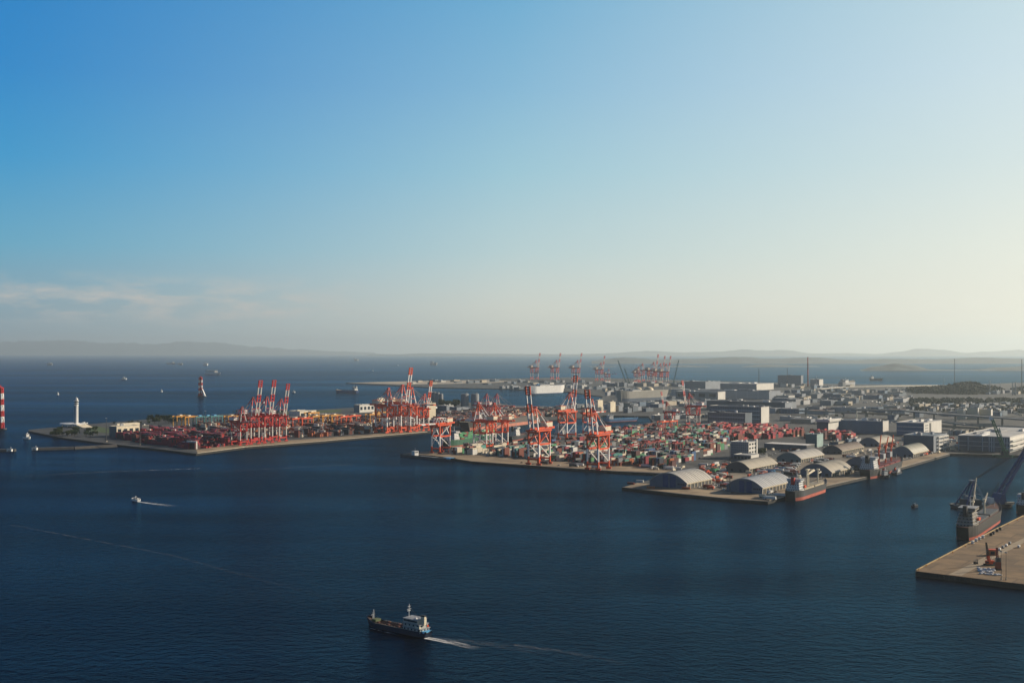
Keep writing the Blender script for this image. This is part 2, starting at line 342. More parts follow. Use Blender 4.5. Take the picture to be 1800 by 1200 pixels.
# breakwaters
def breakwater(pxs, wd, z):
    b = MB()
    for p, q in zip(pxs, pxs[1:]):
        P, Q = G(*p), G(*q); d = (Q - P).normalized(); s = Vector((-d.y, d.x, 0)) * wd / 2
        b.add([P - s * 1.6, P + s * 1.6, P + s + Vector((0, 0, z)), P - s + Vector((0, 0, z)), Q - s * 1.6, Q + s * 1.6, Q + s + Vector((0, 0, z)), Q - s + Vector((0, 0, z))],
              [(0, 1, 2, 3), (4, 7, 6, 5), (2, 1, 5, 6), (3, 2, 6, 7), (0, 3, 7, 4)])
    return struct(b.build('breakwater', mat('breakwater_stone', (.085, .08, .075), .95, .4, .12)))
breakwater([(56, 791), (130, 789), (204, 785)], 8, 4)
breakwater([(-60, 794), (27, 793)], 8, 4)

# ------------------------------------------------------------------ hills
def ridge(name, sky_px, base_py, depth, m, rough_amp, seed, base_d=None):
    """hills whose crest follows the skyline points (photo px), standing at the distance of base_py"""
    rnd = random.Random(seed); d0 = F * H / (base_py - HOR) if base_d is None else base_d
    xs = []; n = 240; x0, x1 = sky_px[0][0], sky_px[-1][0]
    ph = [(rnd.uniform(.01, .16), rnd.uniform(0, 6.28), rnd.uniform(.3, 1)) for _ in range(9)]
    rows = 14; vs = []; fs = []
    for i in range(n + 1):
        px = x0 + (x1 - x0) * i / n
        for (ax, ay), (bx, by) in zip(sky_px, sky_px[1:]):
            if ax <= px <= bx: t = (px - ax) / (bx - ax); t = t * t * (3 - 2 * t); py = ay + (by - ay) * t; break
        for j in range(rows + 1):
            s = j / rows; d = d0 + depth * s
            top = H + (HOR - py) * (d0 + depth * .55) / F
            prof = math.sin(min(1, s / .55) * 1.5708) if s < .55 else math.cos((s - .55) / .45 * 1.5708)
            nse = sum(a * math.sin(px * w_ * (1 + .13 * j) + p + j * 1.3 * a) for w_, p, a in ph) * rough_amp
            h = max(-2.2, (top + nse * (1 - abs(s - .55)) * (top / 150)) * max(0.0, prof) ** 1.15 - 1.5)
            h = min(h, 850)
            vs.append(((px - 900) * d / F, d, h))
    for i in range(n):
        for j in range(rows):
            a = i * (rows + 1) + j; fs.append((a, a + rows + 1, a + rows + 2, a + 1))
    b = MB(); b.add(vs, fs); return struct(b.build(name, m, smooth=True))
HILLM = mat('hill_forest_hazed', (.05, .085, .10), .95, .6, .0022)  # blue of the distant air is mixed into the forest colour
HILLN = mat('hill_town', (.075, .11, .125), .95, .7, .006)
ridge('hills', [(-260, 598), (0, 600.5), (120, 599), (200, 604), (260, 605.5), (320, 600), (380, 603), (440, 609), (520, 614), (600, 617.5), (660, 619.5)], 627.0, 6000, HILLM, 7, 3, 58000)
ridge('hills', [(640, 624.5), (655, 621.8), (700, 622.5), (740, 620.6), (800, 621), (850, 621.2), (930, 622), (1000, 622.4), (1060, 621), (1140, 616.8), (1200, 619), (1260, 618), (1310, 614), (1345, 616), (1380, 615), (1430, 621), (1490, 620.5), (1540, 622),
                (1580, 618), (1618, 612.5), (1660, 615), (1700, 620), (1730, 618), (1790, 615), (1850, 617), (2100, 612)], 628.0, 4500, HILLM, 4, 5, 44000)
ridge('hills', [(1040, 633), (1100, 628), (1160, 631), (1220, 630), (1300, 627), (1360, 630), (1430, 628), (1500, 632), (1560, 630), (1640, 631), (1720, 628), (1800, 630), (2100, 624)], 637, 2600, HILLN, 2, 8, 15500)
ridge('hills', [(1500, 652), (1540, 643), (1575, 638), (1600, 641), (1640, 649), (1700, 650), (1760, 645), (1830, 641), (2100, 640)], 656, 700, HILLN, 1, 11, 9800)
ridge('hills', [(1000, 646), (1050, 643), (1130, 645), (1210, 642), (1280, 645), (1350, 640), (1420, 643), (1500, 647), (1560, 650)], 652, 900, HILLN, 1, 21, 12200)
# wooded mound on the right
ridge('hill', [(1590, 688), (1620, 684), (1660, 683), (1690, 676.5), (1712, 676), (1730, 683), (1770, 688), (1800, 685), (1840, 681), (2000, 678)], 694, 700, mat('hill_soil', (.018, .026, .02), .95, .4, .03), 1, 15, F * (H - LZ) / (694 - HOR))

# ------------------------------------------------------------------ quay cranes
WEATHERED = mat('weathered_white', (.52, .50, .46), .6, .25, .2)
def crane_proto(style, pal, name='quay_crane'):
    A, B2, C = {'orange': (ORANGE, WHITE, RED), 'red': (RED, WEATHERED, DKRED), 'pale': (RED, WEATHERED, RED)}[pal]
    o = thing(name, 'x', 'crane'); kids = []
    def part(mb, n): kids.append(mb.build(n, None, o))
    gy = -28.0; top = 48.0
    for x in (-9, 9):
        for y in (0, gy):
            m = MB().use(A); m.box(x - 1.1, x + 1.1, y - 1.1, y + 1.1, 3.2, 12)
            m.use(B2).box(x - 1, x + 1, y - 1, y + 1, 12, 30); m.use(A).box(x - 1.05, x + 1.05, y - 1.05, y + 1.05, 30, top); part(m, 'leg')
            k = MB().use(C)
            for i in (-3, -1, 1, 3): k.tube((x + i - .0, y - .7, .9), (x + i, y + .7, .9), .85, n=8)
            k.use(A).box(x - 4.2, x + 4.2, y - .8, y + .8, 1.5, 3.2); part(k, 'bogie')
    for y in (0, gy):
        part(MB().use(A).box(-7.9, 7.9, y - .9, y + .9, 7, 9.4), 'sill_beam')
        part(MB().use(A).box(-7.9, 7.9, y - 1, y + 1, top - 3, top - .2), 'portal_beam')
        m = MB().use(B2 if style == 'low' else A)
        m.bar((-8, y, 30), (0, y, top - 3), 1.0); m.bar((8, y, 30), (0, y, top - 3), 1.0)
        if style == 'low':
            for s in (-8, 8): m.bar((s, y, 14), (0, y, 29), .9)
        part(m, 'brace')
    for x in (-9, 9):
        part(MB().use(A).box(x - .9, x + .9, gy + 1.1, -1.1, 28.4, 31), 'portal_beam')
        part(MB().use(A).box(x - .9, x + .9, gy - 4, 6, top, top + 2.2), 'portal_beam')
        part(MB().use(B2).bar((x, gy + 1, 11), (x, -1.2, 29), 1.1), 'brace')
        part(MB().use(B2 if style != 'up' else A).bar((x, -1, 31), (x, gy + 1, top - .5), 1.1), 'brace')
    m = MB().use(A)
    for x in (-3.4, 3.4): m.box(x - .8, x + .8, gy - 20, 5, top + 2.3, top + 5.4)
    for i in range(7): m.box(-2.6, 2.6, gy - 18 + i * 8, gy - 17 + i * 8, top + 2.5, top + 3.4)
    part(m, 'girder')
    h = MB().use(CREAM if pal != 'red' else WHITE).box(-5.2, 5.2, gy - 13, gy + 2, top + 5.5, top + 12); h.use(A).box(-5.5, 5.5, gy - 13.3, gy + 2.3, top + 12, top + 12.6)
    h.use(GREY).cbox((0, gy - 6, top + 12.6), 3, 4, 1.6); part(h, 'machinery_house')
    c = MB().use(WHITE).box(-1.5, 1.5, -8, -4, top - 1.5, top + 2.2); c.use(GLASS).box(-1.4, 1.4, -3.98, -3.9, top - 1.1, top + 1.4); part(c, 'operator_cab')
    ap = (0, -4, 82.0) if style != 'low' else (0, -8, 62)
    m = MB()
    for s in (-1, 1):
        p0, p1 = Vector((s * 8, 0, top + 2)), Vector((s * 1.5, ap[1], ap[2])); mid = p0.lerp(p1, .55)
        m.use(B2).bar(p0, mid, 1.4); m.use(A).bar(mid, p1, 1.4)
        q0 = Vector((s * 6, gy, top + 5)); mid = q0.lerp(p1, .6); m.use(B2).bar(q0, mid, 1.1); m.use(A).bar(mid, p1, 1.1)
        if style == 'low':
            for i in range(4): m.use(B2).bar((s * 4, gy + i * 8, top + 5), (s * 3, gy + 4 + i * 8, top + 13), .8); m.bar((s * 3, gy + 4 + i * 8, top + 13), (s * 4, gy + 8 + i * 8, top + 5), .8)
            m.bar((s * 3, gy + 4, top + 13), (s * 3, gy + 28, top + 13), .8)
    m.use(C).box(-2.6, 2.6, ap[1] - 1.2, ap[1] + 1.2, ap[2] - 1.2, ap[2] + 1.6); m.use(A).box(-5, 5, -1.4, .2, top + 14, top + 15); part(m, 'apex_frame')
    hinge = Vector((0, 5.5, top + 3.8)); Lb = 62.0 if style == 'up' else 46.0
    d = Vector((0, math.cos(R(81)), math.sin(R(81)))) if style == 'up' else Vector((0, 1, 0))
    m = MB()
    for x in (-3.4, 3.4):
        for (f0, f1, mm) in ((0, .38, B2), (.38, .58, A), (.58, .8, B2), (.8, 1, A)):
            m.use(mm).bar(hinge + d * Lb * f0 + Vector((x, 0, 0)), hinge + d * Lb * f1 + Vector((x, 0, 0)), 1.45, 2.2)
    for f in (.02, .2, .38, .48, .58, .8, .86, .92, .985): m.use(A).bar(hinge + d * Lb * f + Vector((-3, 0, 0)), hinge + d * Lb * f + Vector((3, 0, 0)), 1.2, 1.4)
    part(m, 'boom')
    m = MB().use(GREY); A3 = Vector(ap)
    for x in (-2, 2):
        m.bar(A3 + Vector((x, 0, 0)), (x, gy - 17, top + 5), .35)
        if style == 'down': m.bar(A3 + Vector((x, 0, 0)), hinge + d * Lb * .55 + Vector((x, 0, 1)), .35); m.bar(A3 + Vector((x, 0, 0)), hinge + d * Lb * .95 + Vector((x, 0, 1)), .35)
        if style == 'up': m.bar(A3 + Vector((x, 0, 0)), hinge + d * Lb * .42 + Vector((x, 0, 0)), .35)
    part(m, 'stay'); ALLKIDS[o.name] = kids; return o
OUT = {'-U': R(144), 'V': R(-126), 'U': R(-36), '-V': R(54)}
PROTO = {}
def crane(px, py, ty, out, style, pal, label, group, extra=0.0):
    P = G(px, py, LZ); full = {'up': 114.0, 'down': 84.0, 'low': 64.0}[style]; s = (py - ty) * scale_at(py, LZ) / full
    k = (style, pal); rz = OUT[out] + R(extra)
    if k not in PROTO:
        o = PROTO[k] = crane_proto(style, pal); o.location = P; o.rotation_euler.z = rz; o.scale = (s, s, s); o['label'] = label
    else: o = copy_tree(PROTO[k], P, rz, label, s)
    o['group'] = group; return o
g1 = 'ship to shore cranes along the front of the container pier'
crane(938, 817, 677, '-U', 'up', 'orange', 'orange quay crane with raised boom, next to the low crane along the front quay', g1)
crane(1042, 826, 683, '-U', 'up', 'orange', 'orange quay crane with boom raised, nearest the roofed sheds on the front quay', g1)
crane(766, 796.5, 732, '-U', 'low', 'orange', 'low orange quay crane with white lattice top above the blue barge', g1)
crane(838, 790, 706, '-V', 'down', 'orange', 'orange quay crane with boom lowered over the green container ship, next to the low crane', g1)
crane(866, 787, 707, '-V', 'down', 'orange', 'orange quay crane with boom lowered at the bow of the green container ship', g1)
g2 = 'ship to shore cranes on the long left-hand pier'
crane(448, 781, 667, 'V', 'up', 'red', 'red and white quay crane with raised boom, leftmost of the three raised ones', g2)
crane(472, 779, 666.5, 'V', 'up', 'red', 'red and white quay crane with raised boom, middle of the three raised ones', g2)
crane(497, 776, 673, 'V', 'up', 'red', 'red and white quay crane with raised boom, shortest and last of the three raised ones', g2)
crane(428, 783, 714, 'V', 'down', 'red', 'red quay crane with lowered boom beside the three raised ones', g2)
g3 = 'ship to shore cranes at the far end of the long pier'
crane(686, 761, 681, 'V', 'down', 'orange', 'orange quay crane with red apex and lowered boom, first of the pier-end cranes', g3)
crane(711, 760, 645, 'V', 'up', 'orange', 'tallest red and white raised boom among the pier-end cranes', g3)
crane(727, 759, 680, 'V', 'down', 'orange', 'orange quay crane with lowered boom between the two raised pier-end cranes', g3)
crane(749, 757, 668, 'V', 'up', 'orange', 'pier-end quay crane with raised boom in front of the grey silos', g3)
g4 = 'cranes at the inner quay behind the container stacks'
crane(858, 748, 691, 'V', 'down', 'red', 'red quay crane with lowered boom above the large dark hull, left one of a pair', g4)
crane(876, 747, 691, 'V', 'down', 'red', 'red quay crane with lowered boom above the large dark hull, right one of a pair', g4)
crane(1004, 771, 659, 'U', 'up', 'orange', 'orange quay crane with raised boom standing behind the container stacks', g4)
crane(1042, 764, 700, 'U', 'down', 'orange', 'orange quay crane with lowered boom behind the container stacks', g4)
crane(1170, 752, 688, '-V', 'up', 'red', 'slender red and white crane with cream house, left one at the small basin', g4)
crane(1209, 750, 668, '-V', 'up', 'red', 'slender red and white crane with cream house, right one at the small basin', g4)
g5 = 'distant quay cranes beyond the harbour'
for i, (x, by, t) in enumerate([(944, 667, 620), (980, 667, 620), (1017, 668, 620), (1058, 669, 625)]):
    crane(x, by, t, 'V', 'up', 'pale', 'hazy far quay crane with raised boom, %s of the four spaced out' % ORD[i], g5)
for i, (x, by, t) in enumerate([(1151, 674, 622), (1163, 675, 625), (1173, 676, 625)]):
    crane(x, by, t, 'V', 'up', 'pale', 'hazy far quay crane with raised boom, %s of the close trio above the domed tanks' % ORD[i], g5)
crane(1124, 672, 644, 'V', 'down', 'pale', 'hazy far quay crane with boom lowered, left one of two beside the trio', g5)
crane(1131, 671, 638, 'V', 'down', 'pale', 'hazy far quay crane with boom lowered, taller one of two beside the trio', g5)
crane(1148, 673, 646, 'V', 'down', 'pale', 'hazy far quay crane with boom lowered, just left of the raised trio', g5)
crane(1071, 671, 648, 'V', 'down', 'pale', 'hazy far quay crane with boom lowered at the right end of the four', g5)
def lattice(m, p, q, w0, w1, n=8, th=.35):
    p, q = Vector(p), Vector(q); d = (q - p).normalized(); up = Vector((0, 0, 1)) if abs(d.z) < .95 else Vector((1, 0, 0)); a = d.cross(up).normalized(); b = a.cross(d)
    prev = None
    for i in range(n + 1):
        t = i / n; c = p.lerp(q, t); r = (w0 + (w1 - w0) * t) / 2; ring = [c + a * r + b * r, c - a * r + b * r, c - a * r - b * r, c + a * r - b * r]
        for k in range(4): m.bar(ring[k], ring[(k + 1) % 4], th * .7)
        if prev:
            for k in range(4): m.bar(prev[k], ring[k], th); m.bar(prev[k], ring[(k + 1) % 4], th * .7)
        prev = ring
def luffing_crane(name, label, px, py, tx, ty, m0, th=1.0):
    P = G(px, py, LZ); s = scale_at(py, LZ); T = Vector(((tx - px) * s, 0, (py - ty) * s)); o = thing(name, label, 'crane', P, 0, 'lattice boom cranes on the far shore')
    b = MB().use(m0); b.cbox((0, 0, 0), 10, 10, 4); b.cbox((0, 0, 4), 14, 8, 7); b.build('body', None, o)
    b = MB().use(m0); lattice(b, (0, 0, 8), T, 4, 2.4, 10, th); b.build('boom', None, o)
    b = MB().use(m0); b.bar((0, 0, 10), (-T.x * .35, 0, T.z * .32), 1.2); b.bar((-T.x * .35, 0, T.z * .32), T, .5); b.build('mast', None, o); return o
FGREEN = mat('far_green', (.04, .15, .13), .6, .2, .05)
luffing_crane('crawler_crane', 'tall green lattice boom crane leaning away from the domed tanks', 1101, 676, 1086, 633, FGREEN, 1.3)
luffing_crane('crawler_crane', 'shorter green lattice crane beside the tallest lattice boom', 1106, 676, 1098, 648, FGREEN, 1.0)
luffing_crane('crawler_crane', 'green lattice crane leaning over the trio of far quay cranes', 1184, 674, 1193, 633, FGREEN, 1.2)

# ------------------------------------------------------------------ arched sheds
def shed(nx, ny, lx, rx, ey, ay, label, doors=False, wall=WALLB, rf=ROOFM):
    P = G(nx, ny, LZ); W = run_to(P, -V, lx); Ln = run_to(P, U, rx); s = scale_at(ny, LZ); he = max(3, (ny - ey) * s)
    c = P - V * (W / 2); cx, cy = px_of(c); ha = max(he + 3, (cy - ay) * scale_at(cy, LZ))
    FOOT.append((ab(P)[0] - W, ab(P)[0], ab(P)[1], ab(P)[1] + Ln)); o = thing('arched_shed', label, 'shed', P, VA, 'arched roof sheds on the cargo wharf'); n = 18
    arc = []
    for i in range(n + 1):
        t = i / n; x = -W + W * t; u = 2 * t - 1; z = he + (ha - he) * (1 - abs(u) ** 2.1); arc.append((x, z))
    b = MB().use(wall)
    b.prism_y([(-W, 0), (0, 0)] + [(x, z - .3) for x, z in reversed(arc)], 0, .5); b.prism_y([(-W, 0), (0, 0)] + [(x, z - .3) for x, z in reversed(arc)], Ln - .5, Ln)
    b.box(-W, -W + .4, .5, Ln - .5, 0, he - .3)
    b.use(CREAM)
    b.box(-.4, 0, .5, Ln - .5, he * .72, he - .3); nb = max(6, int(Ln / 9))
    for i in range(nb + 1):
        y = .5 + (Ln - 1.4) * i / nb; b.box(-.45, .05, y, y + .9, 0, he * .72)
    b.use(DKGREY).box(-.9, -.6, .6, Ln - .6, 0, he * .72); wo = b.build('wall', None, o)
    b = MB().use(rf); top = arc; ov = .8
    vs = []; fs = []; ny_ = 2
    outl = [(x, z) for x, z in top]; outl[0] = (outl[0][0] - ov, outl[0][1] - .4); outl[-1] = (outl[-1][0] + ov, outl[-1][1] - .4)
    poly = [(x, z + .25) for x, z in outl] + [(x, z - .25) for x, z in reversed(outl)]
    k = len(poly); vs = [(x, -ov, z) for x, z in poly] + [(x, Ln + ov, z) for x, z in poly]
    half = k // 2
    fs = [(i, i + k, (i + 1) % k + k, (i + 1) % k) for i in range(k)]
    for i in range(half - 1): fs.append((i, i + 1, k - 2 - i, k - 1 - i)); fs.append((i + k, k - 1 - i + k, k - 2 - i + k, i + 1 + k))
    b.add(vs, fs)
    ribs = int(Ln / 6)
    for j in range(ribs + 1):
        y = -ov + .05 + (Ln + 2 * ov - .4) * j / ribs
        for i in range(half - 1):
            (xa, za), (xb, zb) = poly[i], poly[i + 1]; b.add([(xa, y, za), (xb, y, zb), (xb, y, zb + .28), (xa, y, za + .28), (xa, y + .3, za), (xb, y + .3, zb), (xb, y + .3, zb + .28), (xa, y + .3, za + .28)], [(0, 1, 2, 3), (4, 7, 6, 5), (3, 2, 6, 7)])
    b.use(CREAM).box(ov - .15, ov + .1, -ov + .2, Ln + ov - .2, he - .9, he - .2); b.build('roof', None, o)
    if doors:
        for x0, x1 in ((-W * .64, -W * .50), (-W * .44, -W * .29)):
            d = MB().use(NAVY); d.box(x0, x1, -.12, -.02, .3, ha * .86 - (.8 if x1 > -W * .4 else 0)); 
            for i in range(1, 4): d.box(x0 + (x1 - x0) * i / 4 - .1, x0 + (x1 - x0) * i / 4 + .1, -.2, -.12, .3, ha * .8)
            d.build('door', None, wo)
        for i in range(4):
            x = -W * .24 + i * W * .05; MB().use(GLASS).box(x, x + W * .03, -.1, -.02, he * .6, he * .85).build('window', None, wo)
    else:
        for f in (.78, .42, .2):
            x = -W * f; MB().use(BLACK).box(x, x + W * .09, -.1, -.02, .4, he * .62).build('door', None, wo)
    return o
S = 'arched shed '
DARKROOF = mat('brown_roof', (.20, .155, .12), .6, .25, .08, stretch=(.3, 3, .3)); TANROOF = mat('tan_roof', (.43, .385, .30), .5, .2, .08, stretch=(.3, 3, .3))
shed(1207, 859, 1142, 1251, 849, 831, S + 'with pale silver roof and navy doors at the wharf corner nearest the basin', True)
shed(1340, 868, 1277, 1392, 857, 841, S + 'with silver roof and two navy doors beside the grey bulk carrier', True, rf=mat('silver_roof', (.46, .46, .45), .4, .28, .08, stretch=(.3, 3, .3)))
shed(1317, 830, 1276, 1366, 823, 811, S + 'with dark front and tan roof behind the navy-door sheds', rf=TANROOF, wall=mat('dark_front', (.09, .09, .10), .7, .2, .05))
shed(1408, 813, 1366, 1448, 806, 795, S + 'with teal-grey front and pale roof near the office block', wall=mat('teal_front', (.10, .17, .19), .7, .2, .05))
shed(1462, 838, 1407, 1497, 830, 815, S + 'with tan roof and dark openings at the quay between two cargo ships', rf=TANROOF)
shed(1480, 798, 1446, 1518, 792, 783, S + 'with brown roof further back from the quay', rf=DARKROOF, wall=mat('dark_front', (.09, .09, .10)))
shed(1533, 823, 1487, 1562, 815, 803, S + 'mostly hidden behind the dark cargo ship', rf=DARKROOF)
shed(1545, 785, 1511, 1572, 778, 769, S + 'with grey-green roof far along the yard', rf=TANROOF)
shed(1605, 804, 1567, 1632, 797, 784, S + 'with rounded olive roof last along the quay', rf=mat('olive_roof', (.33, .32, .25), .5, .2, .08, stretch=(.3, 3, .3)))

# ------------------------------------------------------------------ buildings
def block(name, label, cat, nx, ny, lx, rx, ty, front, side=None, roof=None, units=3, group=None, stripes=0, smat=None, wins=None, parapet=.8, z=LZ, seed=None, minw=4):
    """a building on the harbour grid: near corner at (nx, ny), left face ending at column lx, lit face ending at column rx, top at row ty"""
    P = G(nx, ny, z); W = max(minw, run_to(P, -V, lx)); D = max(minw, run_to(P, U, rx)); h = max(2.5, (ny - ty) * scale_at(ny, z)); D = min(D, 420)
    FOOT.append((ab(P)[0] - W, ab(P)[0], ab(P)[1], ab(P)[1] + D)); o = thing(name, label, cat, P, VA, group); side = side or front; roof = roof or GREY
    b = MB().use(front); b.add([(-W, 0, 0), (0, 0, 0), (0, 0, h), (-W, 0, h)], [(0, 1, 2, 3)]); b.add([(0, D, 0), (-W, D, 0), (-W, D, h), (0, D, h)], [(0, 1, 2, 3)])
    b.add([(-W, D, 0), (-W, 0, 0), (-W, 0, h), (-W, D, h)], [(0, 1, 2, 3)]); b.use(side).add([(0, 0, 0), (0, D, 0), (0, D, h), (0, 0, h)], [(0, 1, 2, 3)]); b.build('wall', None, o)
    b = MB().use(roof).box(-W - .2, .2, -.2, D + .2, h, h + .35); t = .5
    b.use(side); hp = h + .35
    b.box(-W - .2, .2, -.2, .2, hp, hp + parapet); b.box(-W - .2, .2, D - .2, D + .2, hp, hp + parapet); b.box(-W - .2, -W + .2, .2, D - .2, hp, hp + parapet); b.box(-.2, .2, .2, D - .2, hp, hp + parapet)
    ro = b.build('roof', None, o); rnd = random.Random(seed if seed is not None else int(nx * 7 + ny))
    for i in range(units):
        w_, d_, h_ = rnd.uniform(.05, .16) * W, rnd.uniform(.06, .2) * D, rnd.uniform(1.5, 4.5)
        x, y = rnd.uniform(-W * .9, -w_ - .5), rnd.uniform(.5, max(.6, D - d_ - 1)); b = MB().use(rnd.choice((WHITE, side, GREY))); b.box(x, x + w_, y, y + d_, hp, hp + h_)
        b.use(GREY).box(x + w_ * .2, x + w_ * .7, y + d_ * .2, y + d_ * .6, hp + h_, hp + h_ + .7); b.build('roof_unit', None, ro)
    for i in range(stripes):
        zz = h * (i + 1) / (stripes + 1); b = MB().use(smat or WHITE).box(-W * .97, -W * .03, -.15, -.02, zz, zz + h * .05); b.build('cladding_stripe', None, o)
    if wins:
        rows, cols, face = wins
        for r_ in range(rows):
            for c_ in range(cols):
                z0 = h * (r_ + .35) / rows; z1 = z0 + h * .42 / rows
                if face == 'side': y0 = D * (c_ + .2) / cols; b = MB().use(GLASS).box(.02, .12, y0, y0 + D * .6 / cols, z0, z1)
                else: x0 = -W * (c_ + .8) / cols; b = MB().use(GLASS).box(x0, x0 + W * .6 / cols, -.12, -.02, z0, z1)
                b.build('window', None, o)
    return o, W, D, h
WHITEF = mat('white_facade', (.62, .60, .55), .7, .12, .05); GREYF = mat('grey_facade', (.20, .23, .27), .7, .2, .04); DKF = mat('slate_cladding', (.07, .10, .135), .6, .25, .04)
FAC = [facade('windows_grey', (.22, .23, .25), (.04, .06, .08)), facade('windows_white', (.50, .49, .45), (.07, .09, .11), 3.4, 4), facade('windows_tan', (.34, .29, .22), (.05, .06, .07), 3.2, 3),
       facade('windows_slate', (.11, .14, .18), (.03, .05, .08), 4.5, 6, 1.4), facade('windows_blue', (.07, .14, .22), (.03, .05, .09), 5, 8, 1.5), facade('ribbon_windows', (.42, .42, .42), (.06, .08, .10), 4, 40, 1.6)]
ROOFS = [mat('roof_grey', (.20, .21, .22), .8, .3, .03), mat('roof_pale', (.42, .42, .40), .8, .25, .03), mat('roof_dark', (.07, .075, .08), .8, .3, .03), mat('roof_bluegrey', (.13, .17, .20), .7, .25, .03), mat('roof_rust', (.22, .13, .09), .8, .3, .03)]
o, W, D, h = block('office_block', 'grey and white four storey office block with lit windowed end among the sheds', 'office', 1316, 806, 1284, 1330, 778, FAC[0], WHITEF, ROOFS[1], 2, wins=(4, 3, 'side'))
MB().use(WHITEF).box(-2.2, 1.2, D - 3, D + 1, 0, h + 4).build('stair_tower', None, o)
block('office_annex', 'low white canopy building in front of the office block', 'annex', 1320, 811, 1290, 1334, 801, DKF, WHITEF, ROOFS[1], 0, wins=(1, 5, 'front'))
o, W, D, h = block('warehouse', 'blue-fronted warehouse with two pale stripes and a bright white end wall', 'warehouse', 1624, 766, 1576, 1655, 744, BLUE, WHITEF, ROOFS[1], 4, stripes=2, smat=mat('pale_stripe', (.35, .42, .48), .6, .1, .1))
b = MB().use(DKGREY); b.box(.02, .2, D * .30, D * .40, 0, h * .95); b.build('door', None, o)
for i in range(4): MB().use(GREY).box(.02, .3, D * .08, D * .24, h * (.1 + .22 * i), h * (.2 + .22 * i)).build('window', None, o)
o, W, D, h = block('warehouse', 'plain dark blue warehouse with white open-deck end beside the last shed', 'warehouse', 1641, 795, 1588, 1665, 767, mat('deep_blue_cladding', (.03, .07, .12), .55, .2, .05), GREYF, ROOFS[3], 3)
for i in range(4): MB().use(WHITEF).box(.05, 3, D * .25, D * .97, h * (.14 + .24 * i), h * (.22 + .24 * i)).build('loading_deck', None, o)
for f in (.25, .6, .97): MB().use(WHITEF).box(2.2, 3.2, D * f - .6, D * f + .6, 0, h * .94).build('column', None, o)
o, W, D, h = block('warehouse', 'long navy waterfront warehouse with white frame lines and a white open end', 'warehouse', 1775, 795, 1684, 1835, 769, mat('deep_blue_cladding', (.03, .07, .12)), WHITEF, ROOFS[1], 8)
PW = mat('frame_bluegrey', (.30, .38, .44), .6, .15, .1)
for f in (0.005, .05, .10, .30, .345, .39, .52, .80, .985): MB().use(PW).box(-W * f - .7, -W * f + .7, -.5, -.02, 0, h * .96).build('frame_post', None, o)
for z0 in (.33, .63):
    for a0, a1 in ((.0, .51), (.53, 1)) if False else ((.0, .385), (.41, .51), (.53, 1)): MB().use(PW).box(-W * a1, -W * a0, -.35, -.02, h * z0, h * z0 + .9).build('frame_rail', None, o)
for i in range(3): MB().use(WHITEF).box(.05, 4, 4, D * .9, h * (.16 + .28 * i), h * (.25 + .28 * i)).build('loading_deck', None, o)
for i in range(4): MB().use(DKGREY).box(.02, .4, D * (.05 + .24 * i), D * (.2 + .24 * i), h * .30, h * .42).build('window', None, o)
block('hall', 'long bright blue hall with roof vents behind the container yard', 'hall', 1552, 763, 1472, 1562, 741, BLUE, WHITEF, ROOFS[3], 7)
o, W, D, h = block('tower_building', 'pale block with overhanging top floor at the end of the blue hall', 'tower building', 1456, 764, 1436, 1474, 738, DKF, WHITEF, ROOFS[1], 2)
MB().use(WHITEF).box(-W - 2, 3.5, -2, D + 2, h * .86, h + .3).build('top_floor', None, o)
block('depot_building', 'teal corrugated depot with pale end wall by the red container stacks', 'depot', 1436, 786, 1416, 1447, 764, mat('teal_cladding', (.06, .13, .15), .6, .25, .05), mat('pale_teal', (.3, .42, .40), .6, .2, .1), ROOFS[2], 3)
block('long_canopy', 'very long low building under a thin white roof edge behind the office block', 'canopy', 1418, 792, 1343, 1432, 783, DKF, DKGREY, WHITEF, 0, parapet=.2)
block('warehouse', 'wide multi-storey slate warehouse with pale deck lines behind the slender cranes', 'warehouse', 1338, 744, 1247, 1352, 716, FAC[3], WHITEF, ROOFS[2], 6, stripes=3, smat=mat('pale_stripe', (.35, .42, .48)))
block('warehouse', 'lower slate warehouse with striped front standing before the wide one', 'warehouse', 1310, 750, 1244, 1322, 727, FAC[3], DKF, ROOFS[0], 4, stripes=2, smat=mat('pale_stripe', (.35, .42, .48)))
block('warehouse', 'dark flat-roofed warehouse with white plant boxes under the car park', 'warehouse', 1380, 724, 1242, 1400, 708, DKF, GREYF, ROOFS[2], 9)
block('factory_hall', 'long grey factory hall with a saw-lined roof, widest on the far shore', 'factory hall', 1352, 702, 1180, 1372, 688, FAC[5], GREYF, ROOFS[0], 5)
block('factory_hall', 'high grey factory hall with ribbed roof beside the red chimney tip', 'factory hall', 1240, 690, 1204, 1266, 671, FAC[0], GREYF, ROOFS[3], 3)
block('factory_hall', 'flat pale-roofed factory hall stretching behind the saw-lined hall', 'factory hall', 1330, 686, 1212, 1360, 675, GREYF, WHITEF, ROOFS[1], 4)
block('terminal_building', 'grey terminal front with dark bays facing the car park', 'terminal', 1262, 703, 1188, 1275, 689, mat('bay_front', (.27, .28, .28), .7, .2, .03), WHITEF, ROOFS[0], 2, wins=(1, 4, 'front'))
block('power_station', 'tall windowless grey power station block beside the red chimney', 'power station', 1408, 680, 1367, 1412, 660, FAC[0], GREYF, ROOFS[0], 3)
block('power_station_annex', 'low pale plant building beside the power station', 'plant building', 1440, 680, 1424, 1447, 667, GREYF, WHITEF, ROOFS[1], 1)
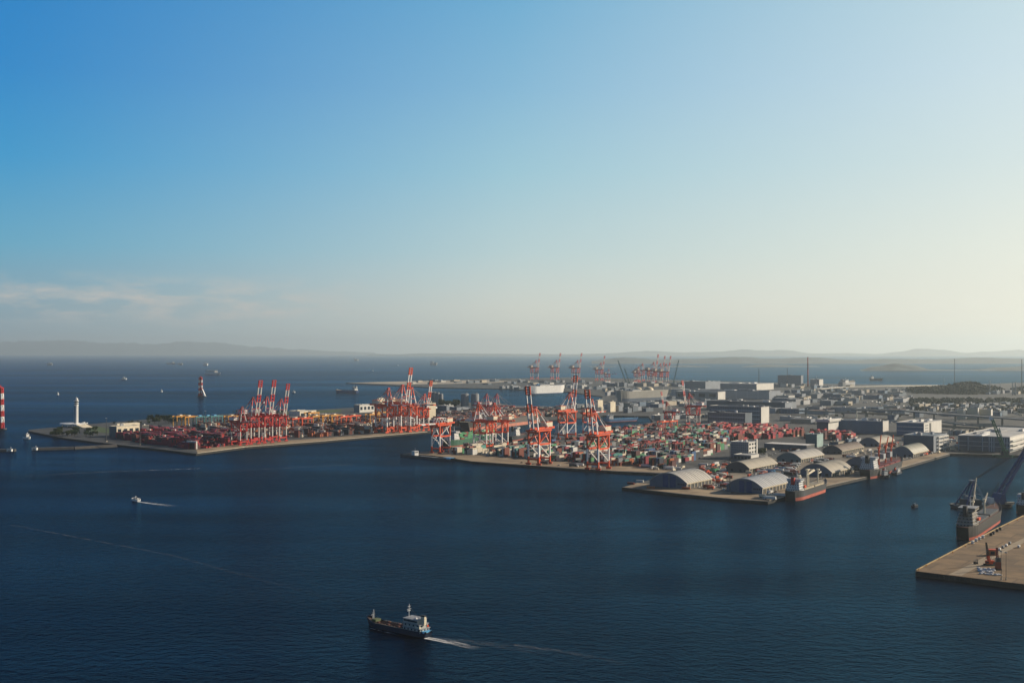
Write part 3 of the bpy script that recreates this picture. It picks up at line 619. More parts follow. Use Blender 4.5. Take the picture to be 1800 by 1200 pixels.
for i, (nx, lx, rx, ty) in enumerate([(1694, 1682, 1697, 721), (1719, 1700, 1721, 717), (1742, 1722, 1745, 720)]):
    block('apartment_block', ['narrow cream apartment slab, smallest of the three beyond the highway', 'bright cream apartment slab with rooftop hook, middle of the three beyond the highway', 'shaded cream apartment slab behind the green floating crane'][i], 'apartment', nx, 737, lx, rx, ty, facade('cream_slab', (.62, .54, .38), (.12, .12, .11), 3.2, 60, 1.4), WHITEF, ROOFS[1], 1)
block('terminal_building', 'white flat-roofed transit shed on the long pier behind the orange yard cranes', 'transit shed', 527, 738, 508, 556, 723, WHITEF, CREAM, ROOFS[1], 1, wins=(1, 3, 'side'))
block('terminal_building', 'cream block with dark doorways on the long pier before the pier-end cranes', 'terminal', 632, 725, 622, 658, 712, GREYF, WHITEF, ROOFS[2], 1, wins=(1, 4, 'side'))
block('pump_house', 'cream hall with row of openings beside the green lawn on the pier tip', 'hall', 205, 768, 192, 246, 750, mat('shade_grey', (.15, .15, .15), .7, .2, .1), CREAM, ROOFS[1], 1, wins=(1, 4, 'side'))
block('shelter', 'cream flat canopy behind the hall on the pier tip', 'shelter', 206, 752, 202, 246, 745, CREAM, CREAM, WHITEF, 0, parapet=.3)
block('gate_house', 'ochre-trimmed dark gateway building near the crimson containers', 'gatehouse', 250, 763, 246, 262, 748, CREAM, DKGREY, CREAM, 1)
block('control_house', 'cream house with red roof bases left of the pier-end cranes', 'control house', 666, 712, 663, 676, 700, CREAM, CREAM, ROOFS[4], 1)
block('hotel', 'cream tower block, left one of two behind the last orange quay crane', 'tower block', 1051, 724, 1046, 1060, 704, WHITEF, CREAM, ROOFS[1], 1)
block('hotel', 'cream tower block, right one of two behind the last orange quay crane', 'tower block', 1073, 724, 1068, 1082, 707, WHITEF, CREAM, ROOFS[1], 1)
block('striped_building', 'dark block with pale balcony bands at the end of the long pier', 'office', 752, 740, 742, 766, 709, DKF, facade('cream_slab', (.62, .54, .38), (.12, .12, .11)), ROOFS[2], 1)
block('shed_building', 'slate hall with pale roof strip left of the striped balcony block', 'hall', 785, 726, 769, 790, 714, DKF, GREYF, ROOFS[1], 1)
def cylinder_set(name, label, cat, px, py, ty, wpx, m, dome=0.0, group=None, n=24, cap=None):
    s = scale_at(py, LZ); r = wpx * s / 2; h = (py - ty) * s; P = G(px, py, LZ) ; o = thing(name, label, cat, P, 0, group)
    MB().use(m).lathe([(r, 0), (r, h), (r * .98, h + .1)], n=n).build('shell', None, o, smooth=True)
    b = MB().use(cap or m)
    if dome: b.lathe([(r * math.cos(a * .157), h + .1 + dome * r * math.sin(a * .157)) for a in range(11)], n=n)
    else: b.lathe([(r * .98, h + .1), (r * .5, h + .6), (.05, h + .9)], n=n); b.tube((r * .4, 0, h + .5), (r * .4, 0, h + r * .25), r * .2)
    b.build('roof', None, o, smooth=True); return o
SILO = mat('silo_concrete', (.22, .23, .24), .8, .25, .03, stretch=(1, 1, .2))
for i, (x, ty) in enumerate([(757, 688), (763, 689), (769, 690), (775, 692)]): cylinder_set('silo', 'grey silo, %s of four touching ones behind the raised pier-end crane' % ORD[i], 'silo', x, 712, ty, 8, SILO, group='silos on the pier')
cylinder_set('silo', 'wide dark grey silo, left one of two standing in the open', 'silo', 817, 716, 692, 14, SILO, group='silos on the pier')
cylinder_set('silo', 'wide dark grey silo, right one of two standing in the open', 'silo', 835, 716, 692, 14, SILO, group='silos on the pier')
DOME = mat('tank_cream', (.60, .50, .33), .5, .15, .05)
for i, (x, w_, ty) in enumerate([(1121, 18, 687), (1140, 18, 686), (1179, 9, 686), (1196, 10, 685)]): cylinder_set('storage_tank', 'cream domed storage tank, %s from the left on the far shore' % ORD[i], 'tank', x, 692, ty, w_, DOME, .75, 'domed tanks on the far shore')
def chimney(px, py, ty, wpx, m, m2, label):
    s = scale_at(py, LZ); h = (py - ty) * s; r = wpx * s / 2; o = thing('chimney_stack', label, 'chimney', G(px, py, LZ), 0, 'tall stacks on the far shore'); b = MB()
    for i in range(5): b.use(m if i % 2 == 0 or m2 is None else m2).tube((0, 0, h * i / 5), (0, 0, h * (i + 1) / 5), r * (1 - .09 * i), r * (1 - .09 * (i + 1)), 12)
    b.build('shaft', None, o); MB().use(DKGREY).lathe([(r * 1.1, 0), (r * 1.1, h * .03), (r * .5, h * .03)], (0, 0, 0)).build('base', None, o); MB().use(DKGREY).lathe([(r * .5, h), (r * .75, h), (r * .75, h * 1.01), (r * .5, h * 1.01)], n=12).build('rim', None, o)
chimney(1420, 680, 628, 3, RED, DKRED, 'tall dark red chimney beside the power station')
chimney(1384, 680, 647, 1.7, DKGREY, None, 'thin dark chimney in front of the power station')
chimney(1334, 684, 647, 1.7, DKGREY, None, 'thin dark chimney left of the power station block')
chimney(1678, 684, 631, 1.5, DKGREY, None, 'thin tall mast-like stack rising from the wooded mound')
chimney(1796, 690, 632, 1.8, DKGREY, None, 'thin tall stack furthest right along the skyline')
chimney(1659, 684, 664, 1.2, GREY, None, 'short thin stack left of the mast-like stack')
chimney(1740, 692, 668, 2.2, GREY, None, 'pale short refinery stack right of the wooded mound')
chimney(1759, 692, 672, 1.2, GREY, None, 'slim refinery stack between the mound and the twin towers')
chimney(1780, 694, 673, 2.5, GREY, None, 'thick refinery tower, left of a pair near the skyline end')
chimney(1785, 694, 670, 3.0, GREY, None, 'thickest refinery tower, right of a pair near the skyline end')
chimney(1736, 692, 676, 3, DKGREY, None, 'squat dark refinery column below the pale short stack')
chimney(1435, 682, 660, 1.2, GREY, None, 'thin grey stack just past the red chimney')
chimney(1506, 758, 722, 3, CREAM, None, 'cream chimney on the blue hall roof line')

# ------------------------------------------------------------------ ships
def hull(L_, B, fb, boot, top, bt=BOOT, deck=DECK, fore=.35, aft=.12, bul=None):
    n = 26; b = MB(); rings = []
    def wid(t):
        if t < -.75: return .56 + .44 * math.sin((t + 1) / .25 * 1.5708)
        if t < .5: return 1.0
        return max(.015, (1 - ((t - .5) / .5) ** 2.1))
    for i in range(n + 1):
        t = -1 + 2 * i / n; x = t * L_ / 2; wv = wid(t) * B / 2; wd = min(B / 2, wv + max(0, t - .45) * B * .22 * (1 if t < .97 else .6)); dz = fb * (1 + fore * max(0, (t - .62) / .38) ** 1.2 + aft * max(0, (-t - .7) / .3))
        xr = max(0, t - .8) / .2 * L_ * .025; xs = -max(0, -t - .9) / .1 * L_ * .022
        rings.append([(x - xr, wv * .96, -.9), (x, wv, boot), (x + xr + xs, wd, dz), (x + xr + xs, wd, dz + .9), (x + (xr + xs) * .9, max(.005, wd - .35), dz + .9), (x + (xr + xs) * .9, max(.005, wd - .35), dz - .1)])
    k = 6; vs = []
    for r in rings: vs += r + [(x, -y, z) for x, y, z in r]
    fs, ms = [], []
    for i in range(n):
        for sd in (0, k):
            for j in range(k - 1):
                a = i * 2 * k + sd + j; q = (a, a + 2 * k, a + 2 * k + 1, a + 1); fs.append(q if sd else q[::-1]); ms.append(0 if j == 0 else (1 if j < 4 else 1))
        a = i * 2 * k + k - 1; fs.append((a, a + k, a + 3 * k, a + 2 * k)); ms.append(2)
    st = list(range(0, 3)) + [k + 2, k + 1, k]; fs.append(st); ms.append(1)
    for i, mm in ((0, bt), (1, top), (2, deck)): b.use(mm)
    o_ = len(b.v); b.v += vs
    for f, m_ in zip(fs, ms): b.f.append([q + o_ for q in f]); b.m.append(m_)
    return b
def cabin(m, x0, x1, wd, z0, decks, dh=2.7, taper=.92, wall=WHITE, bridge=True):
    w_ = wd
    for i in range(decks):
        z = z0 + i * dh; m.use(wall).box(x0, x1, -w_ / 2, w_ / 2, z, z + dh - .3); m.use(GREY).box(x0 - .5, x1 + .4, -w_ / 2 - .5, w_ / 2 + .5, z + dh - .3, z + dh)
        m.use(GLASS); nn = max(2, int((x1 - x0) / 2.6)); ww = max(2, int(w_ / 2.6))
        for k in range(nn):
            x = x0 + (x1 - x0) * (k + .3) / nn
            for sgn in (-1, 1): m.box(x, x + (x1 - x0) * .35 / nn, sgn * w_ / 2 - .04, sgn * w_ / 2 + .04, z + 1.0, z + 1.9)
        for k in range(ww):
            y = -w_ / 2 + w_ * (k + .3) / ww
            for xx in (x0, x1): m.box(xx - .04, xx + .04, y, y + w_ * .4 / ww, z + 1.0, z + 1.9)
        x0 += (x1 - x0) * .06; w_ *= taper
    z = z0 + decks * dh
    if bridge:
        m.use(wall).box(x0 + .5, x1, -wd * .5, wd * .5, z, z + 2.4); m.use(GLASS).box(x1 - .02, x1 + .06, -wd * .46, wd * .46, z + 1, z + 1.9); m.box(x0 + 1, x1 - .5, -wd * .5 - .04, wd * .5 + .04, z + 1, z + 1.9)
        m.use(GREY).box(x0 + .2, x1 + .3, -wd * .52, wd * .52, z + 2.4, z + 2.6)
    return z + (2.6 if bridge else 0), x0, x1
def ship(name, label, stern, bow, B, fb, boot, top, cat='ship', decks=3, cabpos=(-.44, -.30), hatches=0, derricks=(), funnel=DKGREY, hatchm=DECK, deck=DECK, bt=BOOT, cargo=None, mast=10, group=None, cabw=.8, wall=WHITE, dh=2.7, postm=CREAM, fore=.35, z0=None, fun=1.0):
    A, C = G(*stern), G(*bow); Ln = (C - A).length; o = thing(name, label, cat, (A + C) / 2, math.atan2(C.y - A.y, C.x - A.x), group)
    hull(Ln, B, fb, boot, top, bt, deck, fore).build('hull', None, o); z = fb * 1.02
    if decks:
        m = MB(); zt, x0, x1 = cabin(m, Ln * cabpos[0], Ln * cabpos[1], B * cabw, z, decks, dh, wall=wall, bridge=dh > 2); m.build('superstructure', None, o)
        fx = Ln * cabpos[0] + (x1 - x0) * .05
        fh = 1.0 if B > 8.5 else .25
        b = MB().use(funnel).prism([(fx - 1, -B * .09), (fx + B * .2, -B * .09), (fx + B * .26, 0), (fx + B * .2, B * .09), (fx - 1, B * .09)], z + (zt - z) * .55, zt + 1.6 * fh); b.use(BLACK).prism([(fx - 1, -B * .09), (fx + B * .2, -B * .09), (fx + B * .26, 0), (fx + B * .2, B * .09), (fx - 1, B * .09)], zt + 1.62 * fh, zt + 2.4 * fh); b.build('funnel', None, o)
        b = MB().use(WHITE).tube((x1 - 1, 0, zt), (x1 - 1.3, 0, zt + mast), .22 * max(1, B / 12), .12); b.bar((x1 - 1.2, -mast * .22, zt + mast * .6), (x1 - 1.2, mast * .22, zt + mast * .6), .2); b.bar((x1 - 1.2, -mast * .15, zt + mast * .8), (x1 - 1.2, mast * .15, zt + mast * .8), .2); b.cbox((x1 - 1, 0, zt + mast * .45), .5, 2.4, .35); b.build('mast', None, o)
    a0, a1 = (Ln * cabpos[1] + Ln * .03, Ln * .36) if cabpos[1] < 0 else (-Ln * .4, Ln * cabpos[0] - Ln * .03)
    for i in range(hatches):
        s_ = (a1 - a0) / hatches; b = MB().use(hatchm).box(a0 + i * s_ + s_ * .06, a0 + (i + 1) * s_ - s_ * .06, -B * .34, B * .34, fb, fb + 1.8)
        for k in range(4): b.use(GREY).box(a0 + i * s_ + s_ * (.2 + .18 * k), a0 + i * s_ + s_ * (.22 + .18 * k), -B * .345, B * .345, fb + 1.8, fb + 2.0)
        b.build('hatch_cover', None, o)
    for (f, hh, jl, ja) in derricks:
        x = Ln * f; b = MB().use(postm).tube((x, 0, fb), (x, 0, fb + hh), B * .055, B * .045); b.cbox((x, 0, fb + hh), B * .16, B * .16, 1.4)
        b.bar((x, 0, fb + hh * .75), (x + math.cos(R(ja)) * jl, 0, fb + hh * .75 + math.sin(R(ja)) * jl), B * .05); b.bar((x, 0, fb + hh + 1), (x + math.cos(R(ja)) * jl, 0, fb + hh * .75 + math.sin(R(ja)) * jl), .2); b.build('deck_crane', None, o)
    b = MB().use(WHITE).tube((Ln * .43, 0, fb * 1.1), (Ln * .43, 0, fb * 1.2 + mast * .7), .2 * max(1, B / 14), .1); b.bar((Ln * .43, -1.2, fb * 1.2 + mast * .5), (Ln * .43, 1.2, fb * 1.2 + mast * .5), .18); b.build('foremast', None, o)
    return o, Ln
# coastal tanker under way
o, Ln = ship('coastal_tanker', 'small navy tanker under way with white deckhouse, foam wake behind its stern', (752, 1119), (648, 1097), 9.2, 2.3, .35, mat('hull_navy', (.012, .022, .05), .5, .3, .2), 'tanker', 2, (-.45, -.17), 0, (), CREAM, deck=mat('deck_rust', (.085, .06, .045), .8, .4, .4), mast=7.5, wall=mat('tanker_house', (.42, .42, .38), .6, .35, .5), bt=mat('boot_dark', (.03, .012, .012), .6, .2, .2), fore=1.05, cabw=.86, dh=2.4)
b = MB().use(mat('pipe_brown', (.10, .055, .04), .7, .3, .5))
for y in (-2.2, -1.2, -.3, .6, 1.6): b.tube((-Ln * .18, y, 3.2), (Ln * .30, y, 3.2), .22)
for i in range(9): b.box(-Ln * .17 + i * Ln * .055, -Ln * .165 + i * Ln * .055, -3.2, 3.2, 2.4, 3.3)
for i in range(6): b.use(mat('hatch_rust', (.13, .05, .035), .8, .3, .4)).lathe([(1.0, 0), (1.0, 1.1), (.7, 1.35), (0.05, 1.35)], (-Ln * .15 + i * Ln * .085, 2.4 if i % 2 else -2.4, 2.4), 10)
b.use(CREAM)
for i in range(14): b.tube((-Ln * .17 + i * Ln * .037, 3.9, 2.3), (-Ln * .17 + i * Ln * .037, 3.9, 3.4), .06, n=4); b.tube((-Ln * .17 + i * Ln * .037, -3.9, 2.3), (-Ln * .17 + i * Ln * .037, -3.9, 3.4), .06, n=4)
b.build('deck_piping', None, o)
b = MB().use(DKGREY); b.bar((Ln * .43, 0, 9), (-Ln * .2, 0, 13.5), .09); b.bar((Ln * .43, 0, 9), (Ln * .5, 0, 4.6), .09); b.bar((-Ln * .2, 0, 15.5), (-Ln * .5, 0, 5), .09)
for y in (-3.6, 3.6): b.bar((-Ln * .2, 0, 14.5), (-Ln * .3, y, 5), .08); b.bar((Ln * .43, 0, 8), (Ln * .36, y, 3.6), .08)
b.use(CREAM)
for y in (-4.2, 4.2): b.bar((-Ln * .17, y, 3.35), (Ln * .3, y, 3.35), .08); b.bar((-Ln * .17, y, 2.9), (Ln * .3, y, 2.9), .06)
b.build('rigging', None, o)
MB().use(SKYBLUE).box(-Ln * .5, -Ln * .43, -3.4, 3.4, 2.6, 3.4).build('stern_house', None, o)
b = MB().use(WHITE).lathe([(.05, 1.6), (.8, 1.2), (.95, .6), (.7, 0)], (-Ln * .34, 1.8, 9.0), 12); b.build('radar_dome', None, o)
b = MB().use(ORANGE).box(-Ln * .44, -Ln * .37, -3.9, -2.9, 4.9, 6.0); b.use(CREAM).box(-Ln * .44, -Ln * .37, 2.9, 3.9, 4.9, 6.0); b.build('lifeboat', None, o)
b = MB().use(mat('bow_green', (.10, .13, .06), .7, .3, .4)).box(Ln * .33, Ln * .40, -2.2, 2.2, 3.3, 4.6); b.use(WHITE).tube((Ln * .41, 0, 3.6), (Ln * .41, 0, 9.8), .28, .18); b.build('forecastle_gear', None, o)
wake([(749, 1120.5), (800, 1130), (846, 1141)], 4.2, 8, 'white churned wake directly behind the small tanker', 1.0, .12, True)
wake([(752, 1119), (830, 1127), (990, 1150)], 2, 16, 'thin spreading foam trail past the small tanker', .18, .09)
wake([(652, 1103), (672, 1108), (712, 1118)], 1.6, 3.2, 'bow foam along the hull of the small tanker', .9, .05)
wake([(905, 1132), (1000, 1146), (1120, 1170)], 3, 6, 'broken whitecaps to the right of the tanker wake', .22, .05)
o, Ln = ship('cargo_ship', 'grey and red bulk carrier with tan deck moored at the shed wharf', (1390, 879.5), (1447, 860.5), 20, 9.5, 3.6, mat('hull_charcoal', (.030, .029, .03), .55, .3, .1), 'cargo ship', 4, (-.45, -.31), 2, ((-.26, 15, 8, 20), (-.02, 19, 26, 8), (.02, 19, 24, 6), (.33, 16, 12, 4)), RED, deck=DECK, mast=9, hatchm=DECK)
b = MB().use(ORANGE).box(-Ln * .32, -Ln * .27, -9, -6.5, 12.5, 15); b.build('lifeboat', None, o)
DRKHULL = mat('hull_black_brown', (.022, .020, .021), .55, .3, .1)
o, Ln = ship('cargo_ship', 'dark cargo ship with rust deck cranes and grab hoppers beside the tugs', (1521, 841), (1580, 820), 24, 10.5, 3.0, DRKHULL, 'cargo ship', 5, (-.46, -.33), 4, ((-.12, 24, 26, 62), (.08, 24, 24, 50), (.25, 22, 24, 58)), BLACK, deck=DECKRED, hatchm=DKRED, mast=10, postm=ORANGE)
for f in (-.08, .12): MB().use(GREY).prism([(Ln * f - 6, -6), (Ln * f + 6, -6), (Ln * f + 6, 6), (Ln * f - 6, 6)], 20, 27).build('hopper', None, o)
o, Ln = ship('cargo_ship', 'dark red-bottomed freighter with cream deckhouse end at the bare quay', (1693, 949), (1752, 910), 18, 10.5, 2.6, DRKHULL, 'cargo ship', 5, (-.46, -.30), 2, ((-.24, 18, 30, 58), (.1, 14, 18, 30)), BLACK, deck=DECKRED, hatchm=DKGREY, mast=9, wall=mat('shaded_deckhouse', (.26, .24, .20), .6, .4, .3))  # deckhouse cream is darkened to stand for shade on the stern face
MB().use(ORANGE).box(-Ln * .36, -Ln * .31, -9, -7, 15, 17.3).build('lifeboat', None, o)
ship('freighter', 'freighter cut off by the picture edge above the bare quay', (1796, 903), (1830, 882), 15, 8, 2, DRKHULL, 'cargo ship', 3, (-.45, -.32), 2, ((.05, 13, 14, 40),), BLACK, deck=DECKRED, hatchm=DKGREY, mast=8)
def boxes_on_deck(o, Ln, B, z, f0, f1, cols, tiers, seed, name='deck_container'):
    rnd = random.Random(seed); n = max(1, int(Ln * (f1 - f0) / 13)); m_ = max(1, int(B * .86 / 2.6))
    for i in range(n):
        b = MB()
        for j in range(m_):
            for k in range(rnd.randint(max(1, tiers - 2), tiers)):
                x = Ln * f0 + i * 13; y = -m_ * 1.3 + j * 2.6; b.use(rnd.choice(cols)).box(x, x + 12.2, y + .05, y + 2.5, z + k * 2.62, z + k * 2.62 + 2.58)
        b.build('container_bay', None, o)
CC = {}
def cmat(n, rgb): CC[n] = mat('container_' + n, rgb, .6, .28, .6, stretch=(1, 1, 1)); return CC[n]
for n_, c_ in (('rust red', (.18, .032, .016)), ('crimson', (.27, .010, .032)), ('orange', (.40, .10, .028)), ('dark navy', (.016, .028, .055)), ('charcoal', (.03, .032, .036)), ('cream', (.62, .55, .42)), ('white', (.66, .65, .60)),
               ('green', (.035, .22, .09)), ('teal', (.06, .26, .22)), ('blue', (.03, .10, .24)), ('grey', (.20, .21, .22)), ('maroon', (.075, .014, .016)), ('bright red', (.42, .016, .018)), ('light green', (.10, .34, .14))): cmat(n_, c_)
o, Ln = ship('container_ship', 'green and dark container ship moored behind the lowered orange cranes', (786, 786), (872, 772), 26, 11, 2.5, mat('hull_green', (.02, .10, .055), .5, .3, .1), 'container ship', 5, (-.46, -.36), 0, (), BLACK, mast=9)
boxes_on_deck(o, Ln, 26, 11.5, -.33, .40, [CC['green'], CC['green'], CC['rust red'], CC['cream'], CC['dark navy'], CC['light green']], 4, 4)
o, Ln = ship('container_ship', 'huge dark hull with wide pink-red bottom stripe across the channel', (818, 757), (948, 741), 40, 17, 7, mat('hull_brown_grey', (.075, .06, .05), .55, .3, .05), 'container ship', 6, (-.40, -.36), 0, (), ORANGE, mast=10, bt=mat('bottom_pink', (.55, .20, .13), .6, .25, .05))
boxes_on_deck(o, Ln, 40, 17.5, -.33, .38, [CC['orange'], CC['cream'], CC['rust red'], CC['maroon'], CC['charcoal'], CC['orange']], 3, 9)
o, Ln = ship('coaster', 'dark coaster with black funnel and narrow white deckhouse in the channel', (896, 775), (946, 764), 20, 8, 1.5, mat('hull_black', (.02, .022, .028), .5, .2, .1), 'coaster', 5, (-.42, -.28), 3, (), BLACK, deck=DKGREY, hatchm=DECKRED, mast=8)
ship('coaster', 'dark blue coaster with slim white deckhouse behind the stacks', (968, 774), (1012, 760), 20, 7, 1.2, mat('hull_deepblue', (.012, .03, .07), .5, .2, .1), 'coaster', 5, (-.2, -.08), 2, (), DKGREY, deck=DKGREY, hatchm=NAVY, mast=8)
ship('car_carrier', 'boxy white car carrier lying left of the dome tanks', (931, 693), (990, 690.5), 34, 30, 3, WHITE, 'car carrier', 2, (-.28, .02), 0, (), SKYBLUE, deck=WHITE, mast=10, bt=NAVY, fore=.12)
o, Ln = ship('car_carrier', 'grey car carrier with long flat top and cream bow by the far terminal', (1089, 708), (1172, 704), 34, 36, 14, mat('hull_warm_grey', (.30, .29, .26), .5, .2, .03), 'car carrier', 1, (-.30, -.12), 0, (), GREY, deck=CREAM, mast=7, bt=mat('hull_slate_blue', (.07, .10, .15), .5, .2, .05), fore=.02)
ship('coaster', 'low blue coaster in the small bright basin', (1062, 742), (1120, 739), 14, 6, 1, mat('hull_blue', (.03, .11, .25), .5, .2, .1), 'coaster', 3, (-.40, -.27), 2, (), WHITE, hatchm=SKYBLUE, deck=TEAL, mast=6)
BARGEB = mat('barge_blue', (.02, .10, .26), .5, .3, .1)
# barge below the low crane
A, B_ = G(708, 801.5), G(798, 810); Ln = (B_ - A).length; o = thing('barge', 'flat blue barge with light blue bow moored below the low white-topped crane', 'barge', (A + B_) / 2, math.atan2(B_.y - A.y, B_.x - A.x))
hull(Ln, 14, 3.0, .2, BARGEB, BARGEB, DKGREY, .25).build('hull', None, o); MB().use(SKYBLUE).box(Ln * .34, Ln * .47, -5.5, 5.5, 2.3, 4.6).build('bow_house', None, o)
b = MB().use(WHITE).box(-Ln * .28, -Ln * .22, -4, 4, 2.3, 10); b.use(GLASS).box(-Ln * .219, -Ln * .218, -3, 3, 7.5, 9); b.use(GREY).tube((-Ln * .25, 0, 10), (-Ln * .25, 0, 15), .3); b.build('wheelhouse', None, o)
b = MB().use(GREY)
for i in range(8): b.box(-Ln * .15 + i * 5, -Ln * .15 + i * 5 + 2, -4, 4, 2.3, 3.2)
b.build('deck_gear', None, o)
# distant and small craft
def smallship(name, label, st, bw, B, fb, top, **k): return ship(name, label, st, bw, B, fb, .6, top, **k)
sk = dict(funnel=GREY, mast=9)
smallship('cargo_ship', 'long dark tanker crossing the open water before the low spit', (628, 690.5), (591, 689.5), 26, 9, NAVY, cat='tanker', decks=5, cabpos=(-.46, -.34), hatches=0, group='ships on the open bay', **sk)
smallship('cargo_ship', 'white and dark ferry out on the bay above the signal tower', (362, 657.5), (386, 658.5), 34, 14, WHITE, cat='ferry', decks=5, cabpos=(-.45, .25), group='ships on the open bay', fore=.1, **sk)
smallship('cargo_ship', 'hazy pale freighter beyond the low spit near the horizon', (758, 641), (767, 641.5), 50, 22, GREY, cat='freighter', decks=6, cabpos=(-.4, -.1), group='ships on the open bay', **sk)
smallship('cargo_ship', 'long low freighter far out, ahead of a second smaller one', (294, 639.5), (308, 640), 40, 12, NAVY, cat='freighter', decks=5, cabpos=(.15, .3), group='ships on the open bay', **sk)
smallship('cargo_ship', 'smaller freighter trailing the long low one far out', (314, 640.5), (320, 641), 36, 12, GREY, cat='freighter', decks=4, cabpos=(.1, .4), group='ships on the open bay', **sk)
smallship('cargo_ship', 'tiny pale ship far out on the bay near the picture edge', (84, 641.5), (91, 642), 34, 16, GREY, cat='ship', decks=5, cabpos=(-.3, .3), group='ships on the open bay', **sk)
smallship('cargo_ship', 'faint freighter on the horizon midway between two hill lines', (622, 634), (630, 634), 60, 24, GREY, cat='freighter', decks=4, cabpos=(-.4, -.1), group='ships on the open bay', **sk)
smallship('cargo_ship', 'tiny white ship just above the ferry', (359, 642), (364, 642.3), 36, 18, WHITE, cat='ship', decks=4, cabpos=(-.3, .2), group='ships on the open bay', **sk)
smallship('cargo_ship', 'dark thin freighter in the hazy bay on the far side of the land', (1530, 668), (1551, 668.5), 30, 9, DKGREY, cat='freighter', decks=4, cabpos=(-.45, -.3), group='ships on the open bay', **sk)
smallship('cargo_ship', 'grey ship bow rising behind the beige viaduct', (1478, 682), (1500, 680), 36, 24, GREY, cat='ship', decks=4, cabpos=(-.4, -.1), group='ships on the open bay', **sk)
def boat(label, st, bw, B, fb, dk, top=WHITE, name='motor_boat', cat='boat', fm=WHITE): return ship(name, label, st, bw, B, fb, .3, top, cat, dk, (-.25, .15), 0, (), fm, deck=WHITE, mast=max(1.2, B * .4), bt=NAVY, group='small craft on the water', dh=min(2.6, max(1.1, B * .26)))
boat('white motor boat speeding away with a bright foam trail', (244, 881), (234, 879.5), 6, 1.8, 1)
wake([(243, 881.5), (262, 884), (312, 890)], 3, 12, 'foam trail of the speeding white motor boat', 1.0, .1, True)
boat('white cabin boat crossing with a long straight wake behind', (213, 667), (223, 667), 16, 6, 2)
wake([(214, 667.2), (160, 668.5), (60, 671)], 6, 16, 'long straight wake of the white cabin boat', .8)
boat('small white boat lying off the pier tip below the white tower', (43, 771), (52, 771.5), 8, 3, 2)
boat('white launch near the tips of the three raised booms', (459, 708.5), (465, 708.5), 9, 3, 1)
wake([(466, 708.7), (480, 708.9), (500, 709.1)], 4, 9, 'short wake of the white launch', .8)
boat('white boat with a short wake above the shortest raised boom', (514, 690.2), (519, 690.2), 9, 3, 1)
wake([(514, 690.4), (508, 690.5), (497, 690.6)], 6, 12, 'short wake of the boat above the shortest boom', .8)
for lab, x, y in (('white speck of a boat left of the tallest raised boom', 655, 652), ('white speck of a boat right of the first one, nearer the horizon', 700, 642.5), ('white buoy-like boat left of the red signal tower', 284, 689), ('tiny white sail on the empty water at far left', 102, 694)):
    boat(lab, (x - 1.6, y), (x + 1.6, y), 8, 3, 2)
boat('dark tug alone in the water of the inner basin', (1604, 892), (1612, 891), 5, 1.6, 1, BLACK, 'tug_boat', 'tug', BLACK)
boat('dark tug pushing against the red-bottomed hull, nearer one', (1549, 838), (1562, 839.5), 9, 2.2, 2, BLACK, 'tug_boat', 'tug', ORANGE)
boat('dark tug at the bow of the dark cargo ship', (1570, 834), (1582, 831), 9, 2.2, 1, BLACK, 'tug_boat', 'tug', ORANGE)
wake([(386, 659.2), (300, 663), (236, 667)], 8, 14, 'faint wake line behind the ferry', .5)
wake([(352, 823), (180, 829), (-20, 840)], 3, 5, 'thin foam line across the water below the pier tip', .8)
wake([(620, 816), (400, 828), (200, 836)], 3, 4, 'faint foam streak before the long pier', .4)
wake([(20, 922), (300, 975), (640, 1068)], 2.2, 5, 'long faint foam line across the dark water', .16)
# floating sheerlegs with blue boom
A, B_ = G(1679, 893), G(1778, 888.5); Ln = (B_ - A).length; o = thing('floating_crane', 'floating crane with dark blue boom and steel A-frame behind the red-bottomed freighter', 'floating crane', (A + B_) / 2, math.atan2(B_.y - A.y, B_.x - A.x))
hull(Ln, 26, 3, .2, BLACK, BLACK, DKGREY, .1).build('hull', None, o)
ax = -Ln * .5 + Ln * .30; ah = 28
b = MB().use(NAVY)
for y in (-9, 9): b.bar((-Ln * .40, y, 3), (ax, y * .25, ah), 1.5); b.bar((-Ln * .28, y, 3), (ax + 1, y * .25, ah), 1.1)
b.use(mat('pale_steel', (.5, .52, .5), .5, .2, .2))
for y in (-9, 9): b.bar((-Ln * .04, y, 3), (ax + 1.5, y * .25, ah), 1.7)
b.use(GREY).box(ax - 2.5, ax + 3.5, -3, 3, ah - .5, ah + 1.2); b.bar((-Ln * .33, -6, 14), (-Ln * .33, 6, 14), .8); b.bar((-Ln * .12, -6, 14), (-Ln * .12, 6, 14), .8); b.build('a_frame', None, o)
b = MB().use(DKGREY).box(-Ln * .34, -Ln * .12, -8, 8, 3, 9); b.use(GREY).box(-Ln * .30, -Ln * .2, -5, 5, 9, 12.5); b.use(GLASS).box(-Ln * .29, -Ln * .21, -5.06, -5, 10, 11.8); b.build('machinery_house', None, o)
bx = Ln * .26; b = MB().use(NAVY).prism_y([(bx - 6, 3), (bx + 6, 3), (bx + 3.5, 14), (bx - .5, 14)], -7, 7); b.build('boom_base', None, o)
tip = Vector((bx + 38, 0, 62)); b = MB().use(NAVY)
for y in (-4.5, 4.5): b.bar((bx + 1, y, 11), tip + Vector((0, y * .4, 0)), 2.2, 2.8)
for i in range(1, 8): t = i / 8; q = Vector((bx + 1, 0, 11)).lerp(tip, t); b.bar(q + Vector((0, -4, 0)), q + Vector((0, 4, 0)), 1.2)
b.build('boom', None, o)
b = MB().use(DKGREY)
for y in (-1.5, 1.5): b.bar((ax + 2, y, ah + .8), tip + Vector((0, y, 1)), .34); b.bar((ax + 2, y * .6, ah + 1.4), tip + Vector((0, y, 3)), .28)
b.bar((Ln * .06, 0, 3), (Ln * .28, 0, 25), .3); b.bar((Ln * .08, 3, 3), (Ln * .31, 3, 26), .3); b.build('cable', None, o)
